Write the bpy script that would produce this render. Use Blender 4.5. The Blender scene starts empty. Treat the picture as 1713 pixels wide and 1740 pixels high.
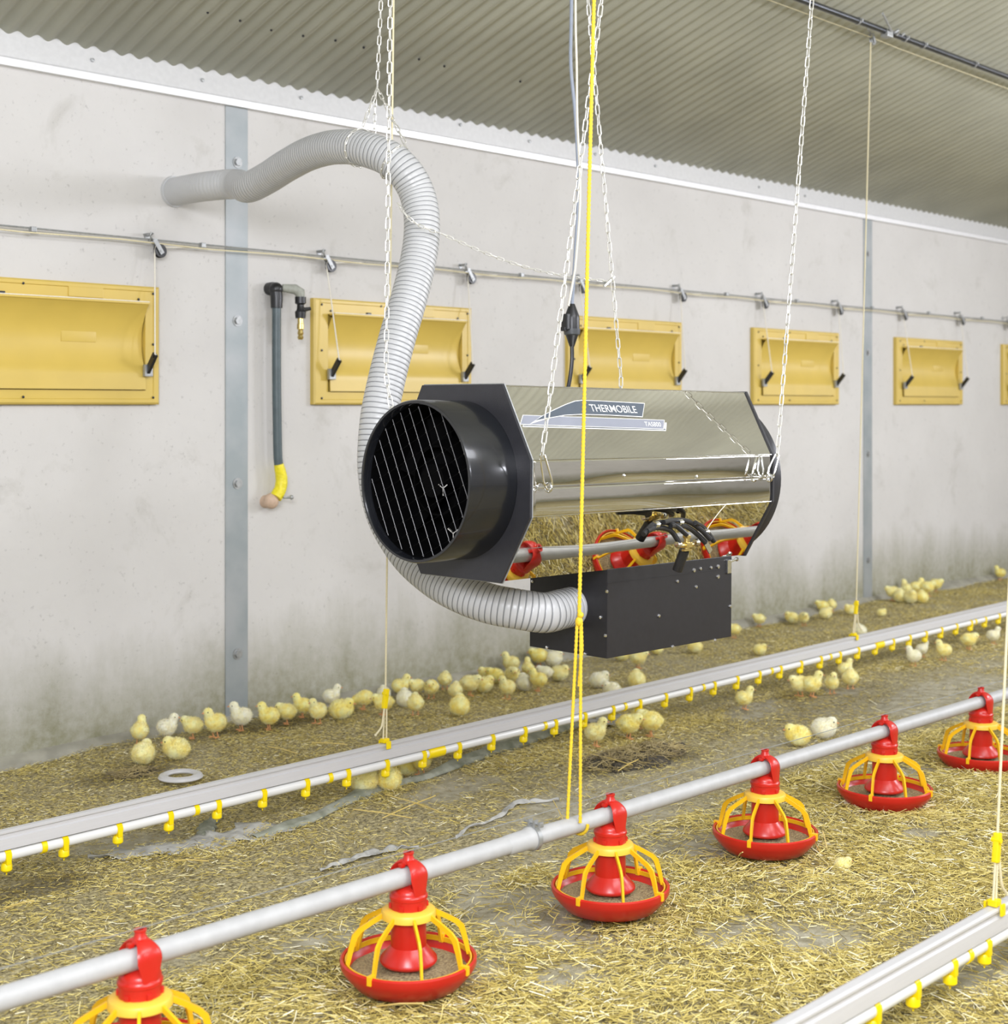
import bpy, bmesh, math, random
import numpy as np
from mathutils import Vector, Matrix

random.seed(7)
rng = np.random.default_rng(11)
SC = bpy.context.scene
COL = SC.collection
V = Vector

# ---------------------------------------------------------------- camera
FPX, CX, HY, HC = 2450.0, 856.5, 688.0, 1.45
PHI = math.radians(44.272)
cph, sph = math.cos(PHI), math.sin(PHI)
cam_d = bpy.data.cameras.new('camera')
cam = bpy.data.objects.new('camera', cam_d)
COL.objects.link(cam)
cam.location = (0, 0, HC)
cam.rotation_euler = (math.pi / 2, 0, PHI - math.pi / 2)
cam_d.sensor_fit = 'HORIZONTAL'
cam_d.sensor_width = 56.0
cam_d.lens = 56.0 * FPX / 1713.0
cam_d.shift_y = -182.0 / 1713.0
cam_d.clip_start = 0.05
cam_d.clip_end = 200
cam_d.dof.use_dof = True
cam_d.dof.focus_distance = 4.5
cam_d.dof.aperture_fstop = 6.0
SC.camera = cam

# ---------------------------------------------------------------- world
w = bpy.data.worlds.new('world')
SC.world = w
w.use_nodes = True
bg = w.node_tree.nodes['Background']
bg.inputs[0].default_value = (0.93, 0.96, 1.0, 1)
bg.inputs[1].default_value = 1.0


def area(name, loc, target, sx, sy, power, col=(1, 1, 1)):
    d = bpy.data.lights.new(name, 'AREA')
    d.shape = 'RECTANGLE'
    d.size, d.size_y = sx, sy
    d.energy = power
    d.color = col
    o = bpy.data.objects.new(name, d)
    COL.objects.link(o)
    o.location = loc
    o.rotation_euler = (V(target) - V(loc)).to_track_quat('-Z', 'Y').to_euler()
    return o


area('flash_softbox', (-0.9, -0.4, 2.75), (4.0, 4.2, 0.9), 1.5, 1.1, 200, (0.97, 0.985, 1.06))
area('hall_lamp', (9.4, 0.2, 3.0), (8.6, 4.6, 1.2), 1.6, 0.9, 130, (0.97, 0.985, 1.08))
area('ridge_lamp', (3.0, -0.9, 4.1), (3.4, 2.6, 0.0), 4.0, 1.0, 150, (0.97, 0.985, 1.06))
for lx, ly, lz, le in ((-0.5, -2.6, 2.8, 130), (3.5, -2.6, 2.8, 160), (7.5, -2.6, 2.8, 165), (11.5, -2.6, 2.8, 240), (15.5, -2.6, 2.8, 240), (18.8, -1.0, 2.8, 180)):      # row of unseen fill lights added to brighten roof and walls
    ld = bpy.data.lights.new('fill_point', 'POINT')
    ld.energy = le
    ld.shadow_soft_size = 0.3
    ld.color = (0.97, 0.985, 1.08)
    lo = bpy.data.objects.new('fill_point', ld)
    COL.objects.link(lo)
    lo.location = (lx, ly, lz)

SC.view_settings.view_transform = 'Standard'
SC.view_settings.look = 'None'
SC.view_settings.gamma = 1
SC.view_settings.use_curve_mapping = False
SC.view_settings.exposure = 0.02


# ---------------------------------------------------------------- pixel -> point on a known plane
def at_y(px, py, Y):
    t = (px - CX) / FPX
    x = Y * (cph + t * sph) / (sph - t * cph)
    d = x * cph + Y * sph
    return V((x, Y, HC + (HY - py) / FPX * d))


def at_z(px, py, Z=0.0):
    d = (HC - Z) * FPX / (py - HY)
    l = (px - CX) / FPX * d
    return V((d * cph + l * sph, d * sph - l * cph, Z))


def at_x(px, py, X):
    t = (px - CX) / FPX
    y = X * (sph - t * cph) / (cph + t * sph)
    d = X * cph + y * sph
    return V((X, y, HC + (HY - py) / FPX * d))


# ---------------------------------------------------------------- materials
def mat(name, col, rough=0.6, metal=0.0, var=0.0, scale=20.0, bump=0.0, bscale=None, col2=None, sss=0.0,
        coat=0.0, spec=0.5, objrand=0.0, stretch=None, dist=0.01):
    m = bpy.data.materials.new(name)
    m.use_nodes = True
    nt = m.node_tree
    b = nt.nodes['Principled BSDF']
    b.inputs['Base Color'].default_value = (*col, 1)
    b.inputs['Roughness'].default_value = rough
    b.inputs['Metallic'].default_value = metal
    b.inputs['Specular IOR Level'].default_value = spec
    if coat:
        b.inputs['Coat Weight'].default_value = coat
        b.inputs['Coat Roughness'].default_value = 0.08
    if sss:
        b.inputs['Subsurface Weight'].default_value = sss
        b.inputs['Subsurface Radius'].default_value = (0.01, 0.008, 0.004)
        b.inputs['Subsurface Scale'].default_value = 1.0
    tc = nt.nodes.new('ShaderNodeTexCoord')
    vec = tc.outputs['Object']
    if stretch:
        mp = nt.nodes.new('ShaderNodeMapping')
        mp.inputs['Scale'].default_value = stretch
        nt.links.new(vec, mp.inputs['Vector'])
        vec = mp.outputs['Vector']
    if col2 is None:
        col2 = tuple(c * (1 - var) for c in col)
    if var or col2 != col:
        n = nt.nodes.new('ShaderNodeTexNoise')
        n.inputs['Scale'].default_value = scale
        n.inputs['Detail'].default_value = 6
        nt.links.new(vec, n.inputs['Vector'])
        r = nt.nodes.new('ShaderNodeValToRGB')
        r.color_ramp.elements[0].position = 0.35
        r.color_ramp.elements[1].position = 0.65
        r.color_ramp.elements[0].color = (*col2, 1)
        r.color_ramp.elements[1].color = (*col, 1)
        nt.links.new(n.outputs['Fac'], r.inputs['Fac'])
        nt.links.new(r.outputs['Color'], b.inputs['Base Color'])
    if bump:
        n2 = nt.nodes.new('ShaderNodeTexNoise')
        n2.inputs['Scale'].default_value = bscale or scale
        n2.inputs['Detail'].default_value = 5
        nt.links.new(vec, n2.inputs['Vector'])
        bp = nt.nodes.new('ShaderNodeBump')
        bp.inputs['Strength'].default_value = bump
        bp.inputs['Distance'].default_value = dist
        nt.links.new(n2.outputs['Fac'], bp.inputs['Height'])
        nt.links.new(bp.outputs['Normal'], b.inputs['Normal'])
    return m


def ramp_node(nt, stops):
    r = nt.nodes.new('ShaderNodeValToRGB')
    e = r.color_ramp.elements
    while len(e) < len(stops):
        e.new(0.5)
    for k, (p, c) in enumerate(stops):
        e[k].position = p
        e[k].color = (*c, 1)
    return r


def mix(nt, fac, a, b):
    m = nt.nodes.new('ShaderNodeMix')
    m.data_type = 'RGBA'
    if isinstance(fac, float):
        m.inputs[0].default_value = fac
    else:
        nt.links.new(fac, m.inputs[0])
    for v, i in ((a, 6), (b, 7)):
        if isinstance(v, tuple):
            m.inputs[i].default_value = (*v, 1)
        else:
            nt.links.new(v, m.inputs[i])
    return m.outputs[2]


def noise(nt, vec, scale, detail=5, rough=0.5, dist=0.0):
    n = nt.nodes.new('ShaderNodeTexNoise')
    n.inputs['Scale'].default_value = scale
    n.inputs['Detail'].default_value = detail
    n.inputs['Roughness'].default_value = rough
    n.inputs['Distortion'].default_value = dist
    nt.links.new(vec, n.inputs['Vector'])
    return n.outputs['Fac']


def math_node(nt, op, a, b=None, clamp=False):
    m = nt.nodes.new('ShaderNodeMath')
    m.operation = op
    m.use_clamp = clamp
    for k, v in enumerate((a, b)):
        if v is None:
            continue
        if isinstance(v, (int, float)):
            m.inputs[k].default_value = v
        else:
            nt.links.new(v, m.inputs[k])
    return m.outputs[0]


def maprange(nt, v, a, b, c=0.0, d=1.0):
    m = nt.nodes.new('ShaderNodeMapRange')
    m.inputs['From Min'].default_value = a
    m.inputs['From Max'].default_value = b
    m.inputs['To Min'].default_value = c
    m.inputs['To Max'].default_value = d
    nt.links.new(v, m.inputs['Value'])
    return m.outputs[0]


def concrete_mat():
    m = bpy.data.materials.new('painted_concrete')
    m.use_nodes = True
    nt = m.node_tree
    b = nt.nodes['Principled BSDF']
    b.inputs['Roughness'].default_value = 0.85
    tc = nt.nodes.new('ShaderNodeTexCoord')
    P = tc.outputs['Object']
    sx = nt.nodes.new('ShaderNodeSeparateXYZ')
    nt.links.new(P, sx.inputs[0])
    base = ramp_node(nt, [(0.3, (0.555, 0.540, 0.520)), (0.7, (0.62, 0.605, 0.585))])
    nt.links.new(noise(nt, P, 1.3, 8, 0.6), base.inputs['Fac'])
    # sparse blotches
    f2 = maprange(nt, noise(nt, P, 3.1, 9, 0.68, 0.4), 0.57, 0.78)
    c1 = mix(nt, math_node(nt, 'MULTIPLY', f2, 0.5), base.outputs['Color'], (0.33, 0.315, 0.27))
    # fine pores
    f3 = maprange(nt, noise(nt, P, 46, 3, 0.6), 0.64, 0.74)
    c2 = mix(nt, math_node(nt, 'MULTIPLY', f3, 0.4), c1, (0.27, 0.26, 0.25))
    # splashed grime with its own ragged edge close to the litter
    mp = nt.nodes.new('ShaderNodeMapping')
    mp.inputs['Scale'].default_value = (1.6, 1.0, 0.45)
    nt.links.new(P, mp.inputs['Vector'])
    rag = noise(nt, mp.outputs['Vector'], 2.4, 8, 0.62)
    hh = math_node(nt, 'ADD', sx.outputs['Z'], math_node(nt, 'MULTIPLY', math_node(nt, 'SUBTRACT', rag, 0.5), -0.6))
    g = maprange(nt, hh, 0.50, 0.06)
    fine = noise(nt, P, 26, 5, 0.7)
    g2 = math_node(nt, 'MULTIPLY', g, math_node(nt, 'ADD', fine, 0.35), clamp=True)
    c3 = mix(nt, math_node(nt, 'MULTIPLY', g2, 0.95, clamp=True), c2, (0.235, 0.23, 0.14))
    nt.links.new(c3, b.inputs['Base Color'])
    bp = nt.nodes.new('ShaderNodeBump')
    bp.inputs['Strength'].default_value = 0.25
    bp.inputs['Distance'].default_value = 0.006
    nt.links.new(noise(nt, P, 30, 6, 0.6), bp.inputs['Height'])
    nt.links.new(bp.outputs['Normal'], b.inputs['Normal'])
    return m


def litter_mat():
    m = bpy.data.materials.new('trodden_litter')
    m.use_nodes = True
    nt = m.node_tree
    b = nt.nodes['Principled BSDF']
    b.inputs['Roughness'].default_value = 0.95
    b.inputs['Specular IOR Level'].default_value = 0.15
    tc = nt.nodes.new('ShaderNodeTexCoord')
    P = tc.outputs['Object']
    r = ramp_node(nt, [(0.33, (0.07, 0.056, 0.03)), (0.46, (0.29, 0.25, 0.135)), (0.58, (0.52, 0.45, 0.255)), (0.72, (0.74, 0.655, 0.37))])
    nt.links.new(noise(nt, P, 75, 4, 0.75), r.inputs['Fac'])
    grey = ramp_node(nt, [(0.35, (0.31, 0.28, 0.19)), (0.65, (0.52, 0.485, 0.375))])
    nt.links.new(noise(nt, P, 18, 6, 0.6), grey.inputs['Fac'])
    at = nt.nodes.new('ShaderNodeAttribute')
    at.attribute_name = 'bare'
    c = mix(nt, at.outputs['Fac'], r.outputs['Color'], grey.outputs['Color'])
    at2 = nt.nodes.new('ShaderNodeAttribute')
    at2.attribute_name = 'damp'
    c = mix(nt, math_node(nt, 'MULTIPLY', at2.outputs['Fac'], 0.75), c, (0.10, 0.088, 0.06))
    nt.links.new(c, b.inputs['Base Color'])
    bp = nt.nodes.new('ShaderNodeBump')
    bp.inputs['Strength'].default_value = 0.9
    bp.inputs['Distance'].default_value = 0.012
    nt.links.new(noise(nt, P, 60, 5, 0.7), bp.inputs['Height'])
    nt.links.new(bp.outputs['Normal'], b.inputs['Normal'])
    return m


def straw_mat():
    m = bpy.data.materials.new('straw')
    m.use_nodes = True
    nt = m.node_tree
    b = nt.nodes['Principled BSDF']
    b.inputs['Roughness'].default_value = 0.45
    at = nt.nodes.new('ShaderNodeAttribute')
    at.attribute_name = 'tone'
    r = ramp_node(nt, [(0.0, (0.10, 0.075, 0.025)), (0.25, (0.30, 0.225, 0.05)), (0.6, (0.66, 0.53, 0.145)), (0.85, (0.82, 0.71, 0.29)), (1.0, (0.96, 0.91, 0.68))])
    nt.links.new(at.outputs['Fac'], r.inputs['Fac'])
    nt.links.new(r.outputs['Color'], b.inputs['Base Color'])
    return m


def down_mat(name, a, bcol):
    m = bpy.data.materials.new(name)
    m.use_nodes = True
    nt = m.node_tree
    b = nt.nodes['Principled BSDF']
    b.inputs['Roughness'].default_value = 0.9
    b.inputs['Specular IOR Level'].default_value = 0.1
    b.inputs['Sheen Weight'].default_value = 0.5
    b.inputs['Sheen Tint'].default_value = (1.0, 0.95, 0.7, 1)
    b.inputs['Subsurface Weight'].default_value = 0.6
    b.inputs['Subsurface Radius'].default_value = (1.0, 0.9, 0.5)
    b.inputs['Subsurface Scale'].default_value = 0.02
    tc = nt.nodes.new('ShaderNodeTexCoord')
    P = tc.outputs['Object']
    f = noise(nt, P, 28, 3)
    r = ramp_node(nt, [(0.35, a), (0.65, bcol)])
    nt.links.new(f, r.inputs['Fac'])
    oi = nt.nodes.new('ShaderNodeObjectInfo')
    c = mix(nt, math_node(nt, 'MULTIPLY', oi.outputs['Random'], 0.35), r.outputs['Color'], (0.98, 0.93, 0.64))
    nt.links.new(c, b.inputs['Base Color'])
    return m


M = dict(
    concrete=concrete_mat(), litter=litter_mat(), straw=straw_mat(),
    kerb=mat('rough_mortar', (0.38, 0.365, 0.30), 0.9, var=0.3, scale=9, bump=0.5),
    farwall=mat('plain_concrete', (0.50, 0.48, 0.46), 0.9, var=0.12, scale=3),
    roof=mat('fibre_cement_sheet', (0.50, 0.50, 0.415), 0.7, var=0.13, scale=2.2, bump=0.1, bscale=60),
    flash=mat('bright_folded_aluminium', (0.74, 0.74, 0.745), 0.36, metal=0.3, var=0.06, scale=40, bump=0.08, bscale=55, dist=0.004),
    strip=mat('galvanised_strip', (0.38, 0.40, 0.41), 0.5, metal=0.35, col2=(0.30, 0.335, 0.345), scale=5),
    zinc=mat('zinc', (0.42, 0.43, 0.43), 0.45, metal=0.6, var=0.2, scale=60),
    chainm=mat('galvanised_chain', (0.82, 0.81, 0.76), 0.32, metal=0.6, var=0.15, scale=120),
    ventp=mat('yellow_vent_plastic', (0.62, 0.45, 0.095), 0.36, var=0.06, scale=6),
    black=mat('black_plastic', (0.018, 0.018, 0.02), 0.35, var=0.3, scale=40),
    darkpaint=mat('charcoal_paint', (0.030, 0.030, 0.036), 0.33, var=0.12, scale=30, bump=0.05, bscale=200),
    boxpaint=mat('black_sheet_metal', (0.015, 0.014, 0.017), 0.42, var=0.2, scale=50),
    inner=mat('dark_interior', (0.0012, 0.0012, 0.0015), 0.85, spec=0.08, var=0.2),
    rim=mat('charcoal_gloss_paint', (0.010, 0.011, 0.014), 0.26, var=0.1, scale=20, coat=0.4),
    hose=mat('light_grey_hose', (0.51, 0.515, 0.52), 0.32, var=0.03, scale=12),
    hoseg=mat('grey_hose_spiral', (0.23, 0.235, 0.24), 0.5, var=0.05, scale=12),
    pipe=mat('grey_feed_pipe', (0.47, 0.47, 0.465), 0.5, metal=0.05, var=0.08, scale=30),
    red=mat('red_plastic', (0.56, 0.018, 0.010), 0.3, var=0.1, scale=10),
    yel=mat('yellow_plastic', (0.88, 0.50, 0.01), 0.33, var=0.06, scale=12),
    collar=mat('pale_yellow_plastic', (0.88, 0.55, 0.06), 0.4, var=0.06, scale=12),
    lemon=mat('lemon_plastic', (0.90, 0.68, 0.0), 0.35, var=0.05, scale=12),
    feed=mat('ground_feed', (0.48, 0.38, 0.20), 0.95, col2=(0.24, 0.18, 0.10), scale=160, bump=0.8, bscale=180),
    alu=mat('aluminium_rail', (0.60, 0.595, 0.60), 0.36, metal=0.15, var=0.04, scale=8, stretch=(1, 20, 20)),
    white=mat('white_pipe', (0.74, 0.74, 0.715), 0.25, var=0.03, scale=10),
    rope=mat('yellow_rope', (0.90, 0.62, 0.03), 0.6, var=0.25, scale=300),
    cord=mat('cream_cord', (0.78, 0.70, 0.46), 0.7, var=0.15, scale=300),
    wcord=mat('white_cord', (0.80, 0.76, 0.66), 0.7, var=0.15, scale=300),
    blue=mat('blue_grey_cable', (0.30, 0.34, 0.42), 0.45, var=0.1, scale=30),
    brass=mat('brass', (0.75, 0.58, 0.22), 0.25, metal=0.9, var=0.1, scale=40),
    chrome=mat('chrome', (0.8, 0.8, 0.8), 0.12, metal=1.0, var=0.05),
    upipe=mat('dark_green_grey_pipe', (0.085, 0.115, 0.125), 0.4, var=0.2, scale=20),
    skin=mat('pinkish_rubber', (0.62, 0.45, 0.33), 0.6, var=0.15, scale=50),
    tape=mat('yellow_tape', (0.86, 0.74, 0.02), 0.35, var=0.12, scale=60, bump=0.4, bscale=80),
    greypl=mat('grey_green_socket', (0.36, 0.37, 0.32), 0.6, var=0.2, scale=50),
    sheet=mat('torn_grey_sheet', (0.34, 0.35, 0.29), 0.85, col2=(0.17, 0.18, 0.13), scale=14, bump=0.6, bscale=25),
    paper=mat('pale_grey_paper', (0.46, 0.455, 0.42), 0.9, var=0.4, scale=20, bump=0.5, bscale=30),
    slate=mat('slate_vinyl', (0.085, 0.105, 0.135), 0.4, var=0.04, scale=20),
    silver=mat('silver_blue_vinyl', (0.27, 0.285, 0.34), 0.35, var=0.04, scale=20),
    wht=mat('white_vinyl', (0.86, 0.86, 0.84), 0.4, var=0.02, scale=20),
    legs=mat('orange_leg_skin', (0.72, 0.34, 0.14), 0.55, var=0.15, scale=200),
    eye=mat('bead_eye', (0.01, 0.01, 0.01), 0.15),
    conduit=mat('dark_steel_tube', (0.10, 0.105, 0.115), 0.3, metal=0.8, var=0.2, scale=15),
    down=down_mat('yellow_down', (1.0, 0.78, 0.14), (1.0, 0.95, 0.48)),
    pale=down_mat('cream_down', (0.96, 0.88, 0.58), (0.98, 0.96, 0.80)),
)


def mirror_mat():
    m = bpy.data.materials.new('polished_stainless')
    m.use_nodes = True
    nt = m.node_tree
    b = nt.nodes['Principled BSDF']
    b.inputs['Base Color'].default_value = (0.72, 0.705, 0.66, 1)
    b.inputs['Metallic'].default_value = 1
    tc = nt.nodes.new('ShaderNodeTexCoord')
    mp = nt.nodes.new('ShaderNodeMapping')
    mp.inputs['Scale'].default_value = (0.8, 1, 2.0)
    nt.links.new(tc.outputs['Object'], mp.inputs['Vector'])
    bp = nt.nodes.new('ShaderNodeBump')
    bp.inputs['Strength'].default_value = 0.13
    bp.inputs['Distance'].default_value = 0.02
    nt.links.new(noise(nt, mp.outputs['Vector'], 2.4, 0.0, 0.3), bp.inputs['Height'])
    nt.links.new(bp.outputs['Normal'], b.inputs['Normal'])
    sm = maprange(nt, noise(nt, tc.outputs['Object'], 9, 6, 0.7, 0.6), 0.60, 0.85, 0.012, 0.12)
    nt.links.new(sm, b.inputs['Roughness'])
    return m


M['mirror'] = mirror_mat()


# ---------------------------------------------------------------- mesh builder
class MB:
    def __init__(s):
        s.v = []
        s.f = []
        s.mi = []

    def add(s, vs, fs, mi=0):
        o = len(s.v)
        s.v += [tuple(v) for v in vs]
        s.f += [tuple(i + o for i in f) for f in fs]
        s.mi += [mi] * len(fs)
        return s

    def box(s, a, b, mi=0):
        x0, y0, z0 = a
        x1, y1, z1 = b
        return s.add([(x0, y0, z0), (x1, y0, z0), (x1, y1, z0), (x0, y1, z0), (x0, y0, z1), (x1, y0, z1), (x1, y1, z1), (x0, y1, z1)],
                     [(0, 3, 2, 1), (4, 5, 6, 7), (0, 1, 5, 4), (1, 2, 6, 5), (2, 3, 7, 6), (3, 0, 4, 7)], mi)

    def bbox(s, a, b, bev=0.004, mi=0, mtx=None):
        bm = bmesh.new()
        bmesh.ops.create_cube(bm, size=1)
        a, b = V(a), V(b)
        for v in bm.verts:
            v.co = V(((a[i] + b[i]) / 2 + v.co[i] * abs(b[i] - a[i]) for i in range(3)))
        bmesh.ops.bevel(bm, geom=list(bm.edges), offset=bev, segments=2, affect='EDGES', profile=0.7)
        if mtx:
            bmesh.ops.transform(bm, matrix=mtx, verts=bm.verts)
        bm.verts.ensure_lookup_table()
        bm.verts.index_update()
        s.add([v.co.copy() for v in bm.verts], [[v.index for v in f.verts] for f in bm.faces], mi)
        bm.free()
        return s

    def bar(s, p, q, wd, th, up=(0, 0, 1), mi=0):
        p, q = V(p), V(q)
        d = (q - p).normalized()
        u = V(up)
        r = d.cross(u).normalized()
        u = r.cross(d).normalized()
        vs = []
        for c in (p, q):
            for a, b in ((-1, -1), (1, -1), (1, 1), (-1, 1)):
                vs.append(c + r * a * wd / 2 + u * b * th / 2)
        return s.add(vs, [(0, 1, 2, 3), (7, 6, 5, 4), (0, 4, 5, 1), (1, 5, 6, 2), (2, 6, 7, 3), (3, 7, 4, 0)], mi)

    def tube(s, pts, r, seg=10, caps=True, closed=False, mi=0, mis=None):
        pts = [V(p) for p in pts]
        n = len(pts)
        rs = r if isinstance(r, (list, tuple)) else [r] * n
        prev = None
        vs = []
        for i, p in enumerate(pts):
            if closed:
                t = (pts[(i + 1) % n] - pts[i - 1]).normalized()
            else:
                t = (pts[min(i + 1, n - 1)] - pts[max(i - 1, 0)]).normalized()
            if prev is None:
                a = V((0, 0, 1)) if abs(t.z) < 0.9 else V((0, 1, 0))
                u = (a - t * a.dot(t)).normalized()
            else:
                u = (prev - t * prev.dot(t)).normalized()
            prev = u
            w_ = t.cross(u)
            for k in range(seg):
                an = 2 * math.pi * k / seg
                vs.append(p + (u * math.cos(an) + w_ * math.sin(an)) * rs[i])
        o = len(s.v)
        s.v += [tuple(v) for v in vs]
        m = n if closed else n - 1
        for i in range(m):
            j = (i + 1) % n
            for k in range(seg):
                k2 = (k + 1) % seg
                s.f.append((o + i * seg + k, o + i * seg + k2, o + j * seg + k2, o + j * seg + k))
                s.mi.append(mis[i] if mis else mi)
        if caps and not closed:
            s.f.append(tuple(o + k for k in range(seg))[::-1])
            s.f.append(tuple(o + (n - 1) * seg + k for k in range(seg)))
            s.mi += [mi, mi]
        return s

    def cyl(s, p, q, r, seg=16, r2=None, mi=0):
        return s.tube([p, q], [r, r if r2 is None else r2], seg, mi=mi)

    def lathe(s, prof, c=(0, 0, 0), seg=32, axis='z', close=True, mi=0):
        """prof: list of (r, h)"""
        o = len(s.v)
        c = V(c)
        n = len(prof)
        for r, h in prof:
            for k in range(seg):
                a = 2 * math.pi * k / seg
                if axis == 'z':
                    p = V((r * math.cos(a), r * math.sin(a), h))
                elif axis == 'x':
                    p = V((h, r * math.cos(a), r * math.sin(a)))
                else:
                    p = V((r * math.cos(a), h, r * math.sin(a)))
                s.v.append(tuple(c + p))
        m = n if close else n - 1
        for i in range(m):
            j = (i + 1) % n
            for k in range(seg):
                k2 = (k + 1) % seg
                s.f.append((o + i * seg + k, o + i * seg + k2, o + j * seg + k2, o + j * seg + k))
                s.mi.append(mi)
        return s

    def prism(s, poly, d, mi=0):
        """poly: 3d points; d: extrusion vector"""
        n = len(poly)
        d = V(d)
        vs = [V(p) for p in poly] + [V(p) + d for p in poly]
        fs = [tuple(range(n))[::-1], tuple(range(n, 2 * n))]
        for i in range(n):
            j = (i + 1) % n
            fs.append((i, j, n + j, n + i))
        return s.add(vs, fs, mi)

    def ball(s, c, r, seg=12, rings=8, sc=(1, 1, 1), mi=0):
        o = len(s.v)
        for i in range(rings + 1):
            th = math.pi * i / rings
            for k in range(seg):
                a = 2 * math.pi * k / seg
                s.v.append((c[0] + r * sc[0] * math.sin(th) * math.cos(a), c[1] + r * sc[1] * math.sin(th) * math.sin(a), c[2] + r * sc[2] * math.cos(th)))
        for i in range(rings):
            for k in range(seg):
                k2 = (k + 1) % seg
                s.f.append((o + i * seg + k, o + (i + 1) * seg + k, o + (i + 1) * seg + k2, o + i * seg + k2))
                s.mi.append(mi)
        return s

    def mesh(s, name, mats, origin=(0, 0, 0), smooth=False, merge=True):
        o = V(origin)
        me = bpy.data.meshes.new(name)
        me.from_pydata([tuple(V(v) - o) for v in s.v], [], s.f)
        for m in (mats if isinstance(mats, (list, tuple)) else [mats]):
            me.materials.append(m)
        me.polygons.foreach_set('material_index', s.mi)
        bm = bmesh.new()
        bm.from_mesh(me)
        if merge:
            bmesh.ops.remove_doubles(bm, verts=bm.verts, dist=1e-6)
        bmesh.ops.recalc_face_normals(bm, faces=bm.faces)
        bm.to_mesh(me)
        bm.free()
        if smooth:
            me.polygons.foreach_set('use_smooth', [True] * len(me.polygons))
            try:
                me.set_sharp_from_angle(angle=math.radians(35))
            except Exception:
                pass
        me.update()
        return me

    def build(s, name, mats, parent=None, origin=None, smooth=False, label=None, merge=True):
        """vertices are in world space when the parent was placed with world coordinates; origin= parent's world location"""
        if origin is None:
            origin = (0, 0, 0)
            if parent is not None and parent.get('_w'):
                origin = parent['_w']
        me = s.mesh(name, mats, origin, smooth, merge)
        o = bpy.data.objects.new(name, me)
        COL.objects.link(o)
        if parent is not None:
            o.parent = parent
            if parent.get('_w'):
                o['_w'] = list(origin)
        else:
            o.location = origin
            o['_w'] = list(origin)
        if label:
            o['label'] = label
        return o


def empty(name, loc=(0, 0, 0), world=True):
    o = bpy.data.objects.new(name, None)
    o.empty_display_size = 0.05
    COL.objects.link(o)
    o.location = loc
    if world:
        o['_w'] = list(loc)
    return o


def tag(o, label=None, cat=None, group=None, kind=None):
    if label:
        o['label'] = label
    if cat:
        o['category'] = cat
    if group:
        o['group'] = group
    if kind:
        o['kind'] = kind
    return o


def children_of(o):
    return [c for c in ALL if c.parent == o] if False else list(o.children)


def copy_tree(o, parent=None):
    c = o.copy()
    COL.objects.link(c)
    c.parent = parent
    for ch in KIDS.get(o.name, []):
        copy_tree2(ch, c)
    return c


def copy_tree2(ch, parent):
    d = ch.copy()
    COL.objects.link(d)
    d.parent = parent
    for g in KIDS.get(ch.name, []):
        copy_tree2(g, d)


KIDS = {}


def register(root):
    """remember the children of a prototype before any copying"""
    allobj = list(COL.objects)
    def rec(o):
        ks = [c for c in allobj if c.parent == o]
        KIDS[o.name] = ks
        for k in ks:
            rec(k)
    rec(root)


def spline(pts, n):
    """Catmull-Rom through pts, n samples evenly spaced by length"""
    P = [V(p) for p in pts]
    P = [P[0] * 2 - P[1]] + P + [P[-1] * 2 - P[-2]]
    out = []
    for i in range(1, len(P) - 2):
        for k in range(24):
            t = k / 24
            a, b, c, d = P[i - 1], P[i], P[i + 1], P[i + 2]
            out.append(0.5 * ((2 * b) + (c - a) * t + (2 * a - 5 * b + 4 * c - d) * t * t + (3 * b - a - 3 * c + d) * t ** 3))
    out.append(P[-2])
    L = [0]
    for i in range(1, len(out)):
        L.append(L[-1] + (out[i] - out[i - 1]).length)
    res = []
    j = 0
    for k in range(n):
        s_ = L[-1] * k / (n - 1)
        while j < len(L) - 2 and L[j + 1] < s_:
            j += 1
        f_ = (s_ - L[j]) / max(1e-9, L[j + 1] - L[j])
        res.append(out[j].lerp(out[j + 1], min(1, max(0, f_))))
    return res, L[-1]


# ================================================================ SETTING
WY = 5.49
X0, X1 = -2.5, 20.0
EAVE = 2.95
SL = 0.35
RIDGE_Y = -0.9
OPP_Y = 2 * RIDGE_Y - WY


def ground_h(x, y):
    """gently uneven litter"""
    return (0.006 * np.sin(2.1 * x + 1.3 * y) + 0.005 * np.sin(3.7 * y - 1.9 * x + 1.0) + 0.003 * np.sin(7.3 * x + 5.1 * y)
            + 0.0025 * np.sin(11.0 * y - 9.0 * x + 2) - 0.004)


_lat = rng.random((64, 64))


def vnoise(x, y, s):
    x = np.asarray(x) * s + 17.3
    y = np.asarray(y) * s + 5.1
    xi = np.floor(x).astype(int)
    yi = np.floor(y).astype(int)
    fx = x - xi
    fy = y - yi
    fx = fx * fx * (3 - 2 * fx)
    fy = fy * fy * (3 - 2 * fy)
    g = lambda a, b: _lat[a % 64, b % 64]
    return (g(xi, yi) * (1 - fx) * (1 - fy) + g(xi + 1, yi) * fx * (1 - fy) + g(xi, yi + 1) * (1 - fx) * fy + g(xi + 1, yi + 1) * fx * fy)


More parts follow.
